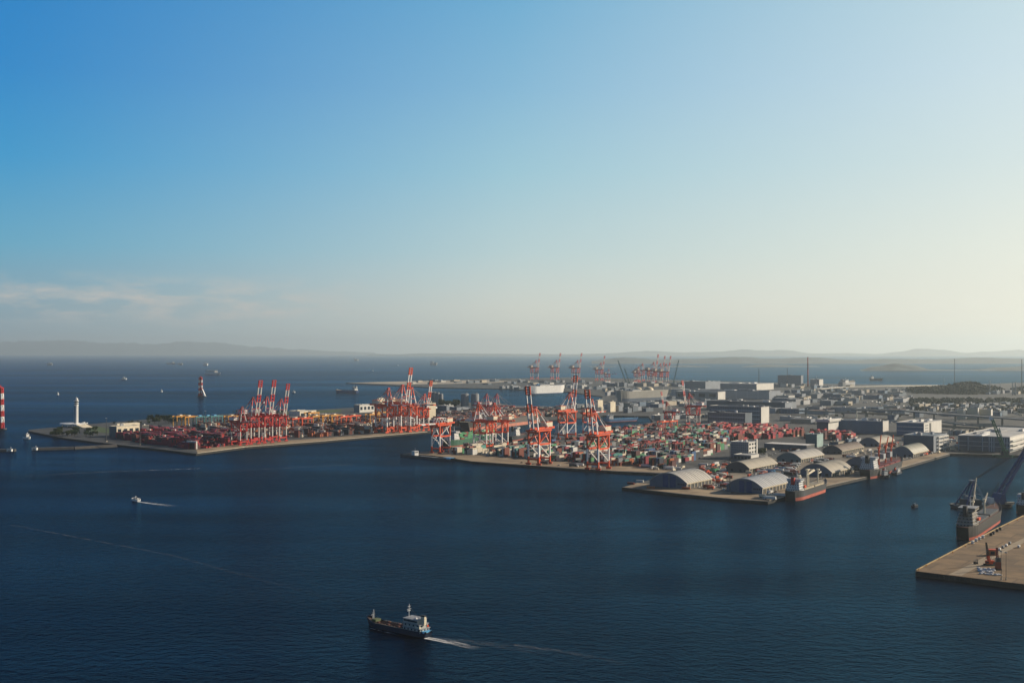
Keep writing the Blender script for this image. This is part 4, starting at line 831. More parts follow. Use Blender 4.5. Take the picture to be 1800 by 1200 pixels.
MB().use(WHITE).box(Ln * .08, Ln * .14, -4, 4, 3, 10).build('deckhouse', None, o)
MB().use(mat('weathered_cream', (.45, .40, .30))).box(Ln * .3, Ln * .47, -8, -5, 3, 5).build('deck_box', None, o)
# green floating crane by the navy warehouse
A, B_ = G(1746, 803), G(1781, 803.5); Ln = (B_ - A).length; o = thing('floating_crane', 'green lattice boom floating crane moored before the navy waterfront warehouse', 'floating crane', (A + B_) / 2, math.atan2(B_.y - A.y, B_.x - A.x))
hull(Ln, 14, 2.5, .2, mat('hull_green', (.02, .10, .055)), BLACK, DKGREY, .1).build('hull', None, o); s = scale_at(803)
b = MB().use(GREENP); lattice(b, (4, -3, 3), (-20 * s, -3, 69 * s), 5, 3.0, 12, .8); b.build('boom', None, o)
b = MB().use(mat('pale_green', (.25, .40, .33), .6, .2, .2)); b.bar((5, -4, 3), (-8 * s, -4, 52 * s), 1.2); b.bar((6, 0, 3), (-5, 0, 30), 1.1); b.build('mast', None, o)
b = MB().use(WHITE).cbox((-20 * s, -3, 66 * s), 4, 4, 3); b.cbox((-22.5 * s, -3, 64 * s), 2.4, 3, 7); b.build('boom_head', None, o)
b = MB().use(DKGREY).box(-3, 8, -5, 5, 2.5, 10); b.use(GREENP).box(-2, 7, -4, 4, 10, 12); b.build('machinery_house', None, o)

# ------------------------------------------------------------------ white signal tower and the red and white beacons
P = G(134, 750, LZ); s = scale_at(750, LZ); o = thing('signal_tower', 'slim white observation tower with ringed top on the green pier tip', 'tower', P, VA)
b = MB().use(mat('tower_shaded_white', (.15, .26, .32), .5, .12, .05)).prism([(-7, -4), (2, -4), (2, 3), (-7, 3)], 6, 45); b.use(WHITE).prism([(2, -4), (6, -3), (6.5, 3), (2, 3)], 4, 46); b.build('shaft', None, o)  # left half of the white shaft is coloured as its bluish shaded face
b = MB().use(WHITE).lathe([(4, 45), (6.5, 46.5), (6.5, 48.5), (5, 49)], n=24); b.use(GLASS).lathe([(5, 49), (5, 51)], n=24); b.use(WHITE).lathe([(6.8, 51), (6.8, 52.4), (3, 52.6)], n=24); b.build('observation_deck', None, o)
b = MB().use(DKGREY).lathe([(4, 52.6), (4, 55.5)], n=16); b.use(WHITE).lathe([(7.5, 55.5), (7.5, 57), (3.5, 57.4)], n=24); b.lathe([(.2, 63), (3, 62), (4, 59.5), (3.4, 57.4)], (2, 0, 0), 16); b.tube((0, 0, 57), (0, 0, 66), .3); b.build('beacon_head', None, o)
for x in ('shaft', 'observation_deck', 'beacon_head'): bpy.data.objects[x + ('.%03d' % (sum(1 for q in bpy.data.objects if q.name.split('.')[0] == x) - 1) if sum(1 for q in bpy.data.objects if q.name.split('.')[0] == x) > 1 else '')].scale = (.74, .74, 1)
b = MB().use(WHITE).lathe([(0.1, 8.2), (20, 8), (22, 7), (22, 5.4), (19, 4.6), (0.1, 4.6)], (-14, -6, 0), 32); b.box(-14, 22, -14, 10, 5, 7.4)
b.use(CREAM).add([(16, -14, 7.4), (16, 10, 7.4), (44, 12, 0.5), (44, -12, .5)], [(0, 3, 2, 1)]); b.add([(16, -14, 7.4), (44, -12, .5), (16, -14, 0)], [(0, 1, 2)]); b.add([(16, 10, 7.4), (16, 10, 0), (44, 12, .5)], [(0, 1, 2)])
b.use(WHITE)
for i in range(5): b.cbox((8 + i * 5, 8, 7.4), 2.2, 2.2, 1.5 + (i % 3) * 1.1)
b.build('podium', None, o)
b = MB().use(WHITE)
for i in range(7): x, y = -14 + 17 * math.cos(i * .9), -6 + 17 * math.sin(i * .9); b.tube((x, y, 0), (x, y, 4.8), .8, n=8)
for i in range(4): b.tube((4 + i * 8, -12, 0), (4 + i * 8, -12, 5.2), .7, n=8)
b.build('column', None, o)
def beacon(px, by, ty, wpx, label, house):
    s = scale_at(by); h = (by - ty) * s; r = wpx * s / 2; o = thing('signal_beacon', label, 'beacon', G(px, by), 0, 'red and white beacons at sea')
    MB().use(DKGREY).box(-r * 1.6, r * (3 if house else 1.6), -r * 1.4, r * 1.4, -1, 3).build('platform', None, o)
    b = MB()
    for i in range(7):
        b.use(RED if i % 2 == 0 or i == 6 else WHITE); z0, z1 = 3 + (h - 3) * i / 7, 3 + (h - 3) * (i + 1) / 7; f0, f1 = 1 - .03 * i, 1 - .03 * (i + 1)
        for x in (-1, 1):
            for y in (-1, 1): b.bar((x * r * .8 * f0, y * r * .8 * f0, z0), (x * r * .8 * f1, y * r * .8 * f1, z1), r * .38)
        for sg in (-1, 1): b.bar((-r * .8 * f0, sg * r * .8, z0), (r * .8 * f1, sg * r * .8, z1), r * .2); b.bar((sg * r * .8, -r * .8 * f0, z0), (sg * r * .8, r * .8 * f1, z1), r * .2)
        b.box(-r * .9, r * .9, -r * .9, r * .9, z1 - h * .012, z1)
        b.use(DKRED).box(-r * .3, r * .3, -r * .3, r * .3, z0, z1)
    b.build('lattice_tower', None, o); MB().use(RED).lathe([(r * .7, h), (r * .7, h * 1.015), (r * .3, h * 1.02), (r * .3, h * 1.05), (.05, h * 1.06)], n=12).build('lantern', None, o)
    if house:
        b = MB().use(WHITE).prism_y([(r * .9, 3), (r * 2.6, 3), (r * 2.0, 3 + h * .16), (r * 1.2, 3 + h * .34), (r * .9, 3 + h * .36)], -r * .8, r * .8); b.use(RED).box(r * 1.0, r * 1.4, -r * .85, -r * .8, 3, 3 + h * .3); b.build('house', None, o)
beacon(352.5, 697, 663, 6.5, 'red and white lattice signal tower rising from open water', True)
beacon(0, 755, 681, 11, 'red and white tower cut off by the edge of the picture', False)
for lab, px, py in (('white light hut at the end of the low breakwater', 61, 790.5), ('white light hut on the breakwater stub by the picture edge', 17, 793)):
    o = thing('light_hut', lab, 'hut', G(px, py, 4), 0, 'huts on the breakwaters'); b = MB().use(WHITE).box(-4, 4, -2.5, 2.5, 0, 3.6); b.use(GLASS).box(-1, 1, -2.56, -2.5, 0.2, 2.2); b.build('wall', None, o); MB().use(GREY).box(-4.4, 4.4, -2.9, 2.9, 3.6, 4.1).build('roof', None, o); MB().use(WHITE).tube((2, 0, 4), (2, 0, 7), .4).build('lamp_post', None, o)

# ------------------------------------------------------------------ containers
def container_mesh(m):
    b = MB().use(m); Lc, W_, Hc = 12.19, 2.44, 2.59; t = .14
    b.box(-Lc / 2 + t, Lc / 2 - t, -W_ / 2 + .06, W_ / 2 - .06, .1, Hc - .06)
    for y in (-1, 1):
        for z in (0, Hc - t): b.box(-Lc / 2, Lc / 2, y * W_ / 2 - (t if y > 0 else 0), y * W_ / 2 + (0 if y > 0 else t), z, z + t)
        for x in (-Lc / 2, Lc / 2 - t): b.box(x, x + t, y * W_ / 2 - (t if y > 0 else 0), y * W_ / 2 + (0 if y > 0 else t), t, Hc - t)
        for i in range(14): x = -Lc / 2 + .6 + i * .82; b.box(x, x + .3, y * (W_ / 2 - .06) - .03, y * (W_ / 2 - .06) + .03, .2, Hc - .2)
    for x in (-Lc / 2, Lc / 2 - t):
        for z in (0, Hc - t): b.box(x, x + t, -W_ / 2 + t, W_ / 2 - t, z, z + t)
    for y in (-.75, -.3, .3, .75): b.box(Lc / 2 - t, Lc / 2 - t + .06, y - .04, y + .04, .2, Hc - .2)
    o = b.build('shipping_container'); me = o.data; bpy.data.objects.remove(o); return me
CM = {}
def pick(rnd, table):
    r = rnd.random() * sum(w_ for _, w_ in table)
    for n_, w_ in table:
        r -= w_
        if r <= 0: return n_
    return table[-1][0]
MIX = [('rust red', 22), ('crimson', 5), ('maroon', 9), ('orange', 2), ('dark navy', 14), ('charcoal', 17), ('cream', 10), ('white', 7), ('green', 8), ('teal', 7), ('blue', 6), ('grey', 9), ('light green', 4)]
CREAMY = [('cream', 34), ('white', 12), ('dark navy', 12), ('charcoal', 12), ('green', 5), ('teal', 5), ('rust red', 16), ('maroon', 6)]
REDS = [('crimson', 34), ('maroon', 30), ('bright red', 9), ('rust red', 8), ('charcoal', 10), ('white', 3), ('dark navy', 5)]
YARD2 = [('bright red', 22), ('crimson', 24), ('rust red', 20), ('charcoal', 16), ('maroon', 12), ('cream', 6)]
DMIX = [('orange', 14), ('rust red', 16), ('maroon', 16), ('charcoal', 20), ('cream', 10), ('dark navy', 10), ('white', 6), ('grey', 8)]
def fill_yard(polys, table_at, seed, maxt, density, out, rows=6, pitch=2.95, aisle=10.0, yard=0, turn=False):
    """stacks on the harbour grid; turn: the boxes lie across the quay instead of along it"""
    rnd = random.Random(seed); pts = [ab(G(x, y, LZ)) for poly in polys for x, y in poly]; T = 1 if turn else 0
    lo = [min(p[k] for p in pts) for k in (0, 1)]; hi = [max(p[k] for p in pts) for k in (0, 1)]; L0, S0 = lo[T], lo[1 - T]
    nb = int((hi[1 - T] - S0) / (rows * pitch + aisle)) + 1; na = int((hi[T] - L0) / 13.0) + 1
    for j in range(nb):
        off = rnd.uniform(0, 6)
        for i in range(na):
            if i % 7 == 6: continue
            l = L0 + off + i * 13.0
            if i % 2 == 0 or i % 7 == 0: base = rnd.choice((1, 2, 3, 4, 4, maxt, maxt, maxt)) if rnd.random() < density else 0
            if i % 3 == 0 or i % 7 == 0: main = pick(rnd, table_at(*px_of(wab(S0 + j * (rows * pitch + aisle), l, LZ) if turn else wab(l, S0 + j * (rows * pitch + aisle), LZ))))
            for r_ in range(rows):
                q_ = S0 + j * (rows * pitch + aisle) + r_ * pitch; a, b_ = (q_, l) if turn else (l, q_); q = wab(a, b_, LZ); x, y = px_of(q)
                if not any(inside(p, x, y) for p in polys): continue
                if not is_free(a - 7, a + 7, b_ - 7, b_ + 7): continue
                hgt = max(0, min(maxt, base + rnd.choice((-1, 0, 0, 0, 1)) if base else 0)); nm = main if rnd.random() < .45 else pick(rnd, table_at(x, y))
                seen = (i % 7 == 0 or r_ == rows - 1) if turn else r_ == 0
                for k in range(hgt):
                    if rnd.random() < .30: nm = pick(rnd, table_at(x, y))
                    out.append((q.y, a, b_, k, hgt, nm, i, j * rows + r_, 0 if seen else 1, yard, turn))
BOXES = []
Y1 = [(872, 800.5), (985, 810.5), (1085, 818), (1185, 823), (1212, 812), (1280, 788), (1278, 768), (1240, 754), (1140, 754), (1062, 763), (1004, 778), (930, 788)]
Y1b = [(786, 797.5), (868, 800), (925, 789), (850, 786)]
Y1c = [(1284, 776), (1340, 772), (1412, 766), (1412, 758), (1335, 753), (1246, 751), (1244, 757)]
fill_yard([Y1, Y1b], lambda x, y: CREAMY if x < 965 and y > 780 else MIX, 3, 5, .93, BOXES, yard=0, turn=True)
fill_yard([Y1c, [(1416, 770), (1500, 776), (1512, 768), (1430, 762)]], lambda x, y: YARD2, 5, 5, .92, BOXES, yard=1, turn=True)
fill_yard([[(208, 771), (240, 777), (330, 789), (346, 789), (420, 781), (424, 768), (300, 757), (240, 758), (205, 768)]], lambda x, y: REDS, 6, 5, .97, BOXES, yard=2)
fill_yard([[(330, 752), (424, 771), (560, 767.5), (720, 755), (735, 746), (660, 738), (560, 738), (440, 740), (380, 746)]], lambda x, y: DMIX, 8, 5, .9, BOXES, yard=3)
fill_yard([[(756, 752), (850, 745), (940, 735), (1000, 730), (1000, 722), (860, 722), (770, 732)]], lambda x, y: DMIX, 9, 5, .9, BOXES, yard=4)
vis = [c for c in BOXES if (c[8] == 0 or c[3] == c[4] - 1)]
vis.sort(key=lambda c: c[0]); chosen = set(id(c) for c in vis[:298])
places = ('back from the main quay', 'back in the red yard', 'back on the long pier', 'back on the pier middle', 'back at the inner quay')
for c in BOXES:
    if id(c) not in chosen: continue
    d, a, b_, k, hg, nm, i, row, r_, yd, da = c
    if nm not in CM: CM[nm] = container_mesh(CC[nm])
    ob = bpy.data.objects.new('shipping_container', CM[nm]); COL.objects.link(ob); q = wab(a, b_, LZ + k * 2.62 + .02); ob.location = q; ob.rotation_euler.z = UA if da else VA
    art = nm + ' container, ' + ORD[k] + ' tier, ' + ORD[i % len(ORD)] + ' bay along, ' + ORD[row % len(ORD)] + ' row ' + places[yd]
    tag(ob, art, 'container', 'shipping containers stacked by the quay')
b = MB()
for c in BOXES:
    if id(c) in chosen: continue
    d, a, b_, k, hg, nm, i, row, r_, yd, da = c
    q = wab(a, b_, LZ + k * 2.62 + .02); hx, hy = V * (1.22 if da else 6.09), U * (6.09 if da else 1.22); z = Vector((0, 0, 2.58))
    b.use(CC[nm]); p = [q - hx - hy, q + hx - hy, q + hx + hy, q - hx + hy]; b.add(p + [v + z for v in p], [(4, 5, 6, 7), (0, 1, 5, 4), (1, 2, 6, 5), (2, 3, 7, 6), (3, 0, 4, 7)])
o = b.build('container_stacks'); tag(o, 'dense mass of stacked coloured containers filling the yards further back', 'containers', None, 'stuff')

# ------------------------------------------------------------------ yard cranes
def rtg_proto(m, m2):
    o = thing('yard_crane', 'x', 'yard crane'); k = []
    for x in (-5, 5):
        for y in (-12, 12): k.append(MB().use(m).box(x - .6, x + .6, y - .6, y + .6, 1.8, 19).build('leg', None, o))
    for y in (-12, 12):
        b = MB().use(m).box(-4.4, 4.4, y - .5, y + .5, 2, 3.2); b.use(BLACK)
        for x in (-5, 5):
            for dx in (-1, 1): b.tube((x + dx, y - .5, .8), (x + dx, y + .5, .8), .8)
        k.append(b.build('wheel_set', None, o))
    for x in (-5, 5): k.append(MB().use(m).box(x - .8, x + .8, -14, 14, 19, 21.2).build('girder', None, o))
    b = MB().use(m2).box(-4.1, 4.1, -5, 0, 21.2, 23); b.use(WHITE).box(-1.2, 1.2, 0, 2.4, 16.5, 19); k.append(b.build('trolley', None, o))
    b = MB().use(WHITE).box(-4.2, 4.2, 12.7, 15, 3.2, 6); k.append(b.build('power_house', None, o)); ALLKIDS[o.name] = k; return o
RT = {}
def rtg(kind, px, py, label, rz=VA, s=None):
    m, m2 = {'red': (DKRED, RED), 'yellow': (YELLOW, CREAM), 'orange': (ORANGE, CREAM), 'teal': (TEAL, SKYBLUE)}[kind]; P = G(px, py, LZ)
    if kind not in RT: o = RT[kind] = rtg_proto(m, m2); o.location = P; o.rotation_euler.z = rz; o['label'] = label; o.scale = [s or 1] * 3
    else: o = copy_tree(RT[kind], P, rz, label, s)
    o['group'] = 'gantry cranes over the container stacks'; return o
for i, (x, y) in enumerate([(1138, 800), (1158, 797), (1188, 801), (1206, 790), (1120, 784), (1172, 783), (1236, 782), (1100, 772), (1160, 768), (1205, 770), (1110, 806)]):
    rtg('red', x, y, 'dark red yard gantry straddling the mixed container stacks, %s nearest the quay' % ORD[sorted([-q for q in (800, 797, 801, 790, 784, 783, 782, 772, 768, 770, 806)]).index(-y)])
for i, (x, y) in enumerate([(318, 752), (333, 753), (408, 752), (556, 752), (572, 751), (588, 750), (548, 745), (655, 748), (668, 744)]):
    rtg('yellow', x, y, 'yellow yard gantry on the long pier, %s from the left' % ORD[sorted([318, 333, 408, 556, 572, 588, 548, 655, 668]).index(x)], s=1.25)
for i, x in enumerate((352, 366, 378)): rtg('teal', x, 752 - i * .6, 'teal yard gantry on the long pier, %s of a row of three' % ORD[i], s=1.2)
for i, (x, y) in enumerate([(520, 755), (536, 754), (604, 751), (622, 749), (1180, 760), (1166, 761)]): rtg('orange', x, y, 'orange yard gantry, %s from the left' % ORD[sorted([520, 536, 604, 622, 1180, 1166]).index(x)] + (' in front of the slender cranes' if x > 1000 else ' on the long pier'), s=1.15)

# ------------------------------------------------------------------ vehicles
def truck_mesh(cab, body, long=True):
    b = MB(); Lb = 12 if long else 6
    b.use(cab).prism_y([(0, .6), (2.2, .6), (2.2, 1.8), (1.9, 3.1), (0, 3.3)], -1.2, 1.2); b.use(GLASS).box(1.95, 2.24, -1.05, 1.05, 1.8, 2.7); b.box(.6, 1.6, -1.23, 1.23, 1.9, 2.7)
    b.use(body).box(-Lb - .4, -.35, -1.25, 1.25, 1.15, 3.8); b.use(DKGREY).box(-Lb - .4, 2.0, -.9, .9, .7, 1.14); b.use(BLACK)
    for x in ([1.3, -.9, -Lb + .2, -Lb + 1.5] if long else [1.3, -Lb + 1.2]):
        for y in (-1.2, .8): b.tube((x, y, .5), (x, y + .4, .5), .5)
    o = b.build('lorry'); me = o.data; bpy.data.objects.remove(o); return me
def car_mesh(m):
    b = MB().use(m).prism_y([(-2.1, .35), (2.1, .35), (2.15, .8), (1.1, .95), (-2.1, .95)], -.88, .88); b.use(GLASS).prism_y([(-2.0, .95), (1.1, .95), (.35, 1.45), (-1.6, 1.45)], -.78, .78); b.use(m).prism_y([(-1.6, 1.45), (.35, 1.45), (.25, 1.52), (-1.5, 1.52)], -.76, .76); b.use(BLACK)
    for x in (-1.35, 1.35):
        for y in (-.9, .7): b.tube((x, y, .33), (x, y + .2, .33), .33)
    o = b.build('car'); me = o.data; bpy.data.objects.remove(o); return me
def bus_mesh(m):
    b = MB().use(m).box(-5.5, 5.5, -1.25, 1.25, .4, 3.1); b.use(GLASS).box(-5.2, 5.52, -1.27, 1.27, 1.5, 2.5); b.use(WHITE).box(-5.4, 5.4, -1.15, 1.15, 3.1, 3.3); b.use(BLACK)
    for x in (-3.5, 3.6):
        for y in (-1.28, .9): b.tube((x, y, .5), (x, y + .38, .5), .5)
    o = b.build('bus'); me = o.data; bpy.data.objects.remove(o); return me
OLW = mat('lorry_white', (.66, .65, .61), .5, .1, .5); VEH = {('lorry', 'white'): truck_mesh(OLW, OLW), ('lorry', 'red and white'): truck_mesh(OLW, CC['rust red']), ('lorry', 'dark'): truck_mesh(OLW, CC['charcoal']), ('lorry', 'orange'): truck_mesh(ORANGE, ORANGE, False), ('lorry', 'blue'): truck_mesh(SKYBLUE, CC['blue']), ('lorry', 'green'): truck_mesh(OLW, CC['green']),
       ('lorry', 'cream short'): truck_mesh(CREAM, CREAM, False), ('car', 'white'): car_mesh(OLW), ('car', 'black'): car_mesh(BLACK), ('car', 'silver'): car_mesh(mat('car_silver', (.45, .46, .47), .3, .05, .5, .3)), ('car', 'red'): car_mesh(RED), ('bus', 'pale'): bus_mesh(OLW), ('bus', 'grey'): bus_mesh(GREY)}
MARK = {}
def park(poly, n, place, seed, kinds, z=LZ, ang=None, gap=1.5):
    rnd = random.Random(seed); got = []; xs = [p[0] for p in poly]; ys = [p[1] for p in poly]; tries = 0
    while len(got) < n and tries < n * 60:
        tries += 1; x, y = rnd.uniform(min(xs), max(xs)), rnd.uniform(min(ys), max(ys))
        if not inside(poly, x, y): continue
        k = rnd.choice(kinds); P = G(x, y, z); a, b_ = ab(P); along = rnd.choice((0, 0, 1)) if ang is None else ang; hl = {'lorry': 7.5, 'car': 2.6, 'bus': 6}[k[0]] + gap; hw = 1.3 + gap
        da, db = (hl, hw) if along == 0 else (hw, hl)
        if not is_free(a - da, a + da, b_ - db, b_ + db): continue
        FOOT.append((a - da, a + da, b_ - db, b_ + db)); got.append((x, P, k, along, rnd.choice((0, math.pi))))
    got.sort(key=lambda g: g[0])
    for i, (x, P, k, along, fl) in enumerate(got):
        ob = bpy.data.objects.new({'lorry': 'lorry', 'car': 'parked_car', 'bus': 'bus'}[k[0]], VEH[k]); COL.objects.link(ob); P.z = z + .02; ob.location = P; ob.rotation_euler.z = (VA if along == 0 else UA) + fl
        tag(ob, '%s %s, %s from left %s' % (k[1], k[0], ORD[i], place), k[0], 'vehicles ' + place)
LW, LR, LD, LO, LB, LG, LC = [('lorry', c) for c in ('white', 'red and white', 'dark', 'orange', 'blue', 'green', 'cream short')]
CW, CB, CS, CR = [('car', c) for c in ('white', 'black', 'silver', 'red')]; BP, BG = ('bus', 'pale'), ('bus', 'grey')
park([(1211, 856), (1272, 862), (1276, 846), (1250, 842)], 24, 'between the two navy-door sheds', 1, [LR, LO, LW, CW, LD, LC, CS])
park([(1240, 841), (1272, 846), (1276, 834), (1240, 830)], 16, 'in front of the dark-fronted shed', 2, [LO, LO, LR, LW, LC, LD])
park([(1318, 842), (1345, 836), (1370, 826), (1362, 816), (1318, 828)], 20, 'along the tan-roofed shed behind navy-door sheds', 3, [LR, LB, LO, LW, LD, LC])
park([(1352, 832), (1404, 836), (1406, 815), (1372, 815)], 22, 'in the open yard between the tan sheds', 4, [BG, BP, LD, BG, LR, CW], ang=0)
park([(1344, 878), (1372, 871), (1368, 863), (1344, 867)], 9, 'beside the shed at the bulk carrier', 5, [LW, CW, LC, CS])
park([(1464, 838), (1500, 833), (1500, 822), (1464, 831)], 14, 'beside the quayside tan shed', 6, [LW, LC, CW, LD, LR])
park([(1410, 812), (1450, 806), (1470, 812), (1440, 816)], 14, 'behind the quayside tan shed', 7, [LR, LD, BP, LW, CW])
park([(1482, 798), (1520, 792), (1540, 794), (1500, 806)], 14, 'in front of the brown-roofed shed', 8, [LC, LR, LW, CW, CB])
park([(1546, 786), (1575, 780), (1600, 782), (1575, 790)], 12, 'near the grey-green roofed shed', 9, [LR, LO, LC, CW])
park([(1567, 805), (1600, 806), (1640, 797), (1632, 793), (1606, 803)], 14, 'round the last olive-roofed shed', 10, [LR, LC, CW, LO, CS])
park([(1330, 808), (1366, 812), (1368, 796), (1336, 798)], 12, 'beside the office block', 11, [CW, CB, CS, LW])
park([(1212, 838), (1276, 838), (1280, 815), (1230, 815)], 24, 'in the yard left of the office block', 12, [LG, LW, LC, LR, LO, CW])
park([(1136, 826), (1180, 829), (1210, 824), (1190, 818), (1140, 820)], 12, 'on the quay before the last container stacks', 13, [LW, LW, LC])
park([(905, 813.5), (1000, 819.5), (1075, 825), (1075, 823), (1000, 817.5), (905, 811.5)], 8, 'on the quay under the orange cranes', 14, [LD, LW, CB, CW], ang=0)
park([(1246, 708), (1345, 713), (1345, 704), (1250, 702)], 60, 'in the large car park behind the warehouses', 15, [CW, CS, CW, LW, LW, BP], ang=0, gap=3)
park([(1640, 797), (1676, 794), (1684, 786), (1664, 786)], 10, 'at the inner corner of the wharf', 16, [CW, CB, LC])
park([(1340, 792), (1420, 797), (1470, 786), (1440, 778)], 26, 'on the road past the long canopy', 17, [CW, LW, CS, LR, LC])
park([(1420, 706), (1600, 716), (1610, 708), (1430, 699)], 44, 'in the yards past the viaduct', 19, [LW, BP, CW, LW, LC, LD], gap=3)
park([(1400, 738), (1580, 746), (1590, 738), (1410, 731)], 36, 'along the road bridge behind the blue hall', 20, [LW, BP, LC, LW, LR], gap=3)
park([(1610, 728), (1800, 738), (1800, 728), (1620, 720)], 34, 'between the mound and the cream slabs', 21, [LW, BP, LC, LW, CW], gap=3)
park([(580, 742), (740, 744), (740, 734), (600, 732)], 34, 'on the back of the long pier', 22, [LW, LC, LW, LR, BP], gap=3)
park([(1664, 786), (1684, 784), (1684, 772), (1666, 770)], 8, 'behind the blue open-deck warehouse', 18, [LO, LW, LC])

# ------------------------------------------------------------------ lamp masts
def lamp_mast(px, by, ty, label, th=1.0):
    s = scale_at(by, LZ if px < 1600 else PZ); h = (by - ty) * s; o = thing('lamp_mast', label, 'lamp mast', G(px, by, LZ if px < 1600 else PZ), VA, 'tall lamp masts in the port')
    MB().use(DKGREY).tube((0, 0, 0), (0, 0, h), .7 * th, .3 * th).build('pole', None, o); b = MB().use(GREY).box(-2.2 * th, 2.2 * th, -.4, .4, h, h + .5)
    for x in (-1.8, -.6, .6, 1.8): b.use(WHITE).box(x * th - .35, x * th + .35, -.7, -.4, h - .1, h + .6)
    b.build('lamp_head', None, o); MB().use(CONC).cbox((0, 0, 0), 3 * th, 3 * th, 1.6).build('base', None, o)
lamp_mast(1283, 866, 778, 'tall thin lamp mast between the navy-door sheds', .7)
lamp_mast(860, 802, 769, 'thick dark lamp mast on the quay right of the green ship', 1.5)
lamp_mast(887, 785, 749, 'dark lamp mast against the channel water', 1.3)
lamp_mast(1106, 792, 746, 'thin lamp mast among the mixed containers', .8)
lamp_mast(187, 776, 735, 'pale lattice lamp mast near the white tower', 1.2)
lamp_mast(246, 782, 740, 'pale lamp mast at the crimson containers', 1.2)
lamp_mast(361, 756, 722, 'teal lamp mast above the teal gantries', 1.3)
lamp_mast(1760, 1019, 969, 'thin lamp mast on the bare quay, left of a pair', .28)
lamp_mast(1768.5, 1019, 971, 'thin lamp mast on the bare quay, right of a pair', .28)
# ------------------------------------------------------------------ bare quay things
P = G(1739, 993, PZ); s = scale_at(993, PZ); o = thing('mobile_crane', 'orange mobile crane with lattice boom raised on the bare brown quay', 'mobile crane', P, R(8))
b = MB().use(BLACK).box(-3.4, 3.4, -2.6, -1.5, 0, 1.1); b.box(-3.4, 3.4, 1.5, 2.6, 0, 1.1); b.build('crawler_track', None, o)
b = MB().use(ORANGE).box(-2.6, 3.4, -1.6, 1.6, 1.3, 3.6); b.use(GLASS).box(-2.7, -1.2, -1.62, -.6, 1.8, 3.2); b.use(DKGREY).box(2.2, 3.8, -1.7, 1.7, 1.2, 2.6); b.build('body', None, o)
b = MB().use(ORANGE); T = Vector((-6 * s, 0, 40 * s)); lattice(b, (0, 0, 3), T * .42, 1.7, 1.5, 6, .3); b.use(BLACK); lattice(b, T * .42, T, 1.4, .7, 7, .22); b.build('boom', None, o)
b = MB().use(DKGREY).bar((2.5, 0, 3.4), T, .14); b.bar(T, (T.x, 0, 6), .1); b.cbox((T.x, 0, 5.2), .6, .6, .9); b.build('cable', None, o)
o = thing('site_cabin', 'orange box cabin with dark opening behind the mobile crane', 'cabin', G(1745, 976, PZ), R(-8)); b = MB().use(mat('cabin_orange', (.45, .14, .04), .6, .25, .3)).box(-3.3, 3.3, 0, 4, 0, 4.4); b.build('wall', None, o); MB().use(ORANGE).box(-3.5, 3.5, -.2, 4.2, 4.4, 4.7).build('roof', None, o); MB().use(BLACK).box(-1.6, 1.6, -.08, -.01, .8, 3.4).build('door', None, o)
o = thing('pile_rig', 'dark red upright drill rig beside the mobile crane', 'drill rig', G(1754.5, 1001, PZ), 0); s = scale_at(1001, PZ)
b = MB().use(DKRED); lattice(b, (0, 0, 1), (-1, 0, 39 * s), 1.4, .9, 10, .24); b.build('mast', None, o); b = MB().use(mat('rig_red', (.22, .04, .02), .6, .3, .3)).box(-1.9, 1.9, -1.3, 1.3, 1, 6); b.use(DKGREY).box(-1.5, 1.5, -1.2, 1.2, 6, 9); b.build('body', None, o); MB().use(BLACK).box(-2.1, 2.1, -1.6, 1.6, 0, 1).build('crawler_track', None, o)
o = thing('forklift', 'black forklift truck on the pale strip of the bare quay', 'forklift', G(1715, 991, PZ), R(20)); b = MB().use(BLACK).box(-1.3, 1.5, -.9, .9, .4, 1.6); b.box(-1.4, -.6, -.9, .9, 1.6, 2.0); b.build('body', None, o); b = MB().use(BLACK)
for y in (-.5, .5): b.box(1.5, 1.7, y - .1, y + .1, .2, 3.9)
b.box(1.7, 2.8, -.6, -.4, .2, .35); b.box(1.7, 2.8, .4, .6, .2, .35); b.build('mast', None, o); b = MB().use(DKGREY)
for x in (-.9, .9):
    for y in (-.85, .85): b.box(x - .05, x + .05, y - .05, y + .05, 1.6, 3.1)
b.box(-1, 1, -.9, .9, 3.1, 3.2); b.build('overhead_guard', None, o); b = MB().use(BLACK)
for x in (-.8, 1):
    for y in (-.95, .65): b.tube((x, y, .45), (x, y + .3, .45), .45)
b.build('wheel', None, o)
BAG = mat('bag_white', (.62, .61, .60), .8, .2, 1.5); rnd = random.Random(31); bagm = MB().use(BAG); bagm.lathe([(.05, 1.3), (.25, 1.25), (.5, 1.1), (.85, .9), (1.0, .5), (.92, .12), (.6, 0)], n=10); bo = bagm.build('bulk_bag', smooth=True); first = True; bags = []
for i in range(34):
    t = i / 33; r_ = i % 3; x, y = (1721 + 26 * (i % 11) / 10, 999 + 2.4 * r_ + 2.2 * (i % 11) / 10) if i < 24 else (1724 + 34 * (i - 24) / 9, 1008 + 3 * (i - 24) / 9); bags.append((x + rnd.uniform(-1, 1), y + rnd.uniform(-.6, .6), rnd.uniform(.75, 1.1)))
bags.sort()
for i, (x, y, sc_) in enumerate(bags):
    ob = bo if i == 0 else bo.copy()
    if i: COL.objects.link(ob)
    ob.location = G(x, y, PZ); ob.scale = (sc_ * 1.5, sc_ * 1.2, sc_); tag(ob, 'white bulk bag, %s from the left in the pile below the mobile crane' % ORD[i], 'bulk bag', 'white bags piled on the bare quay')
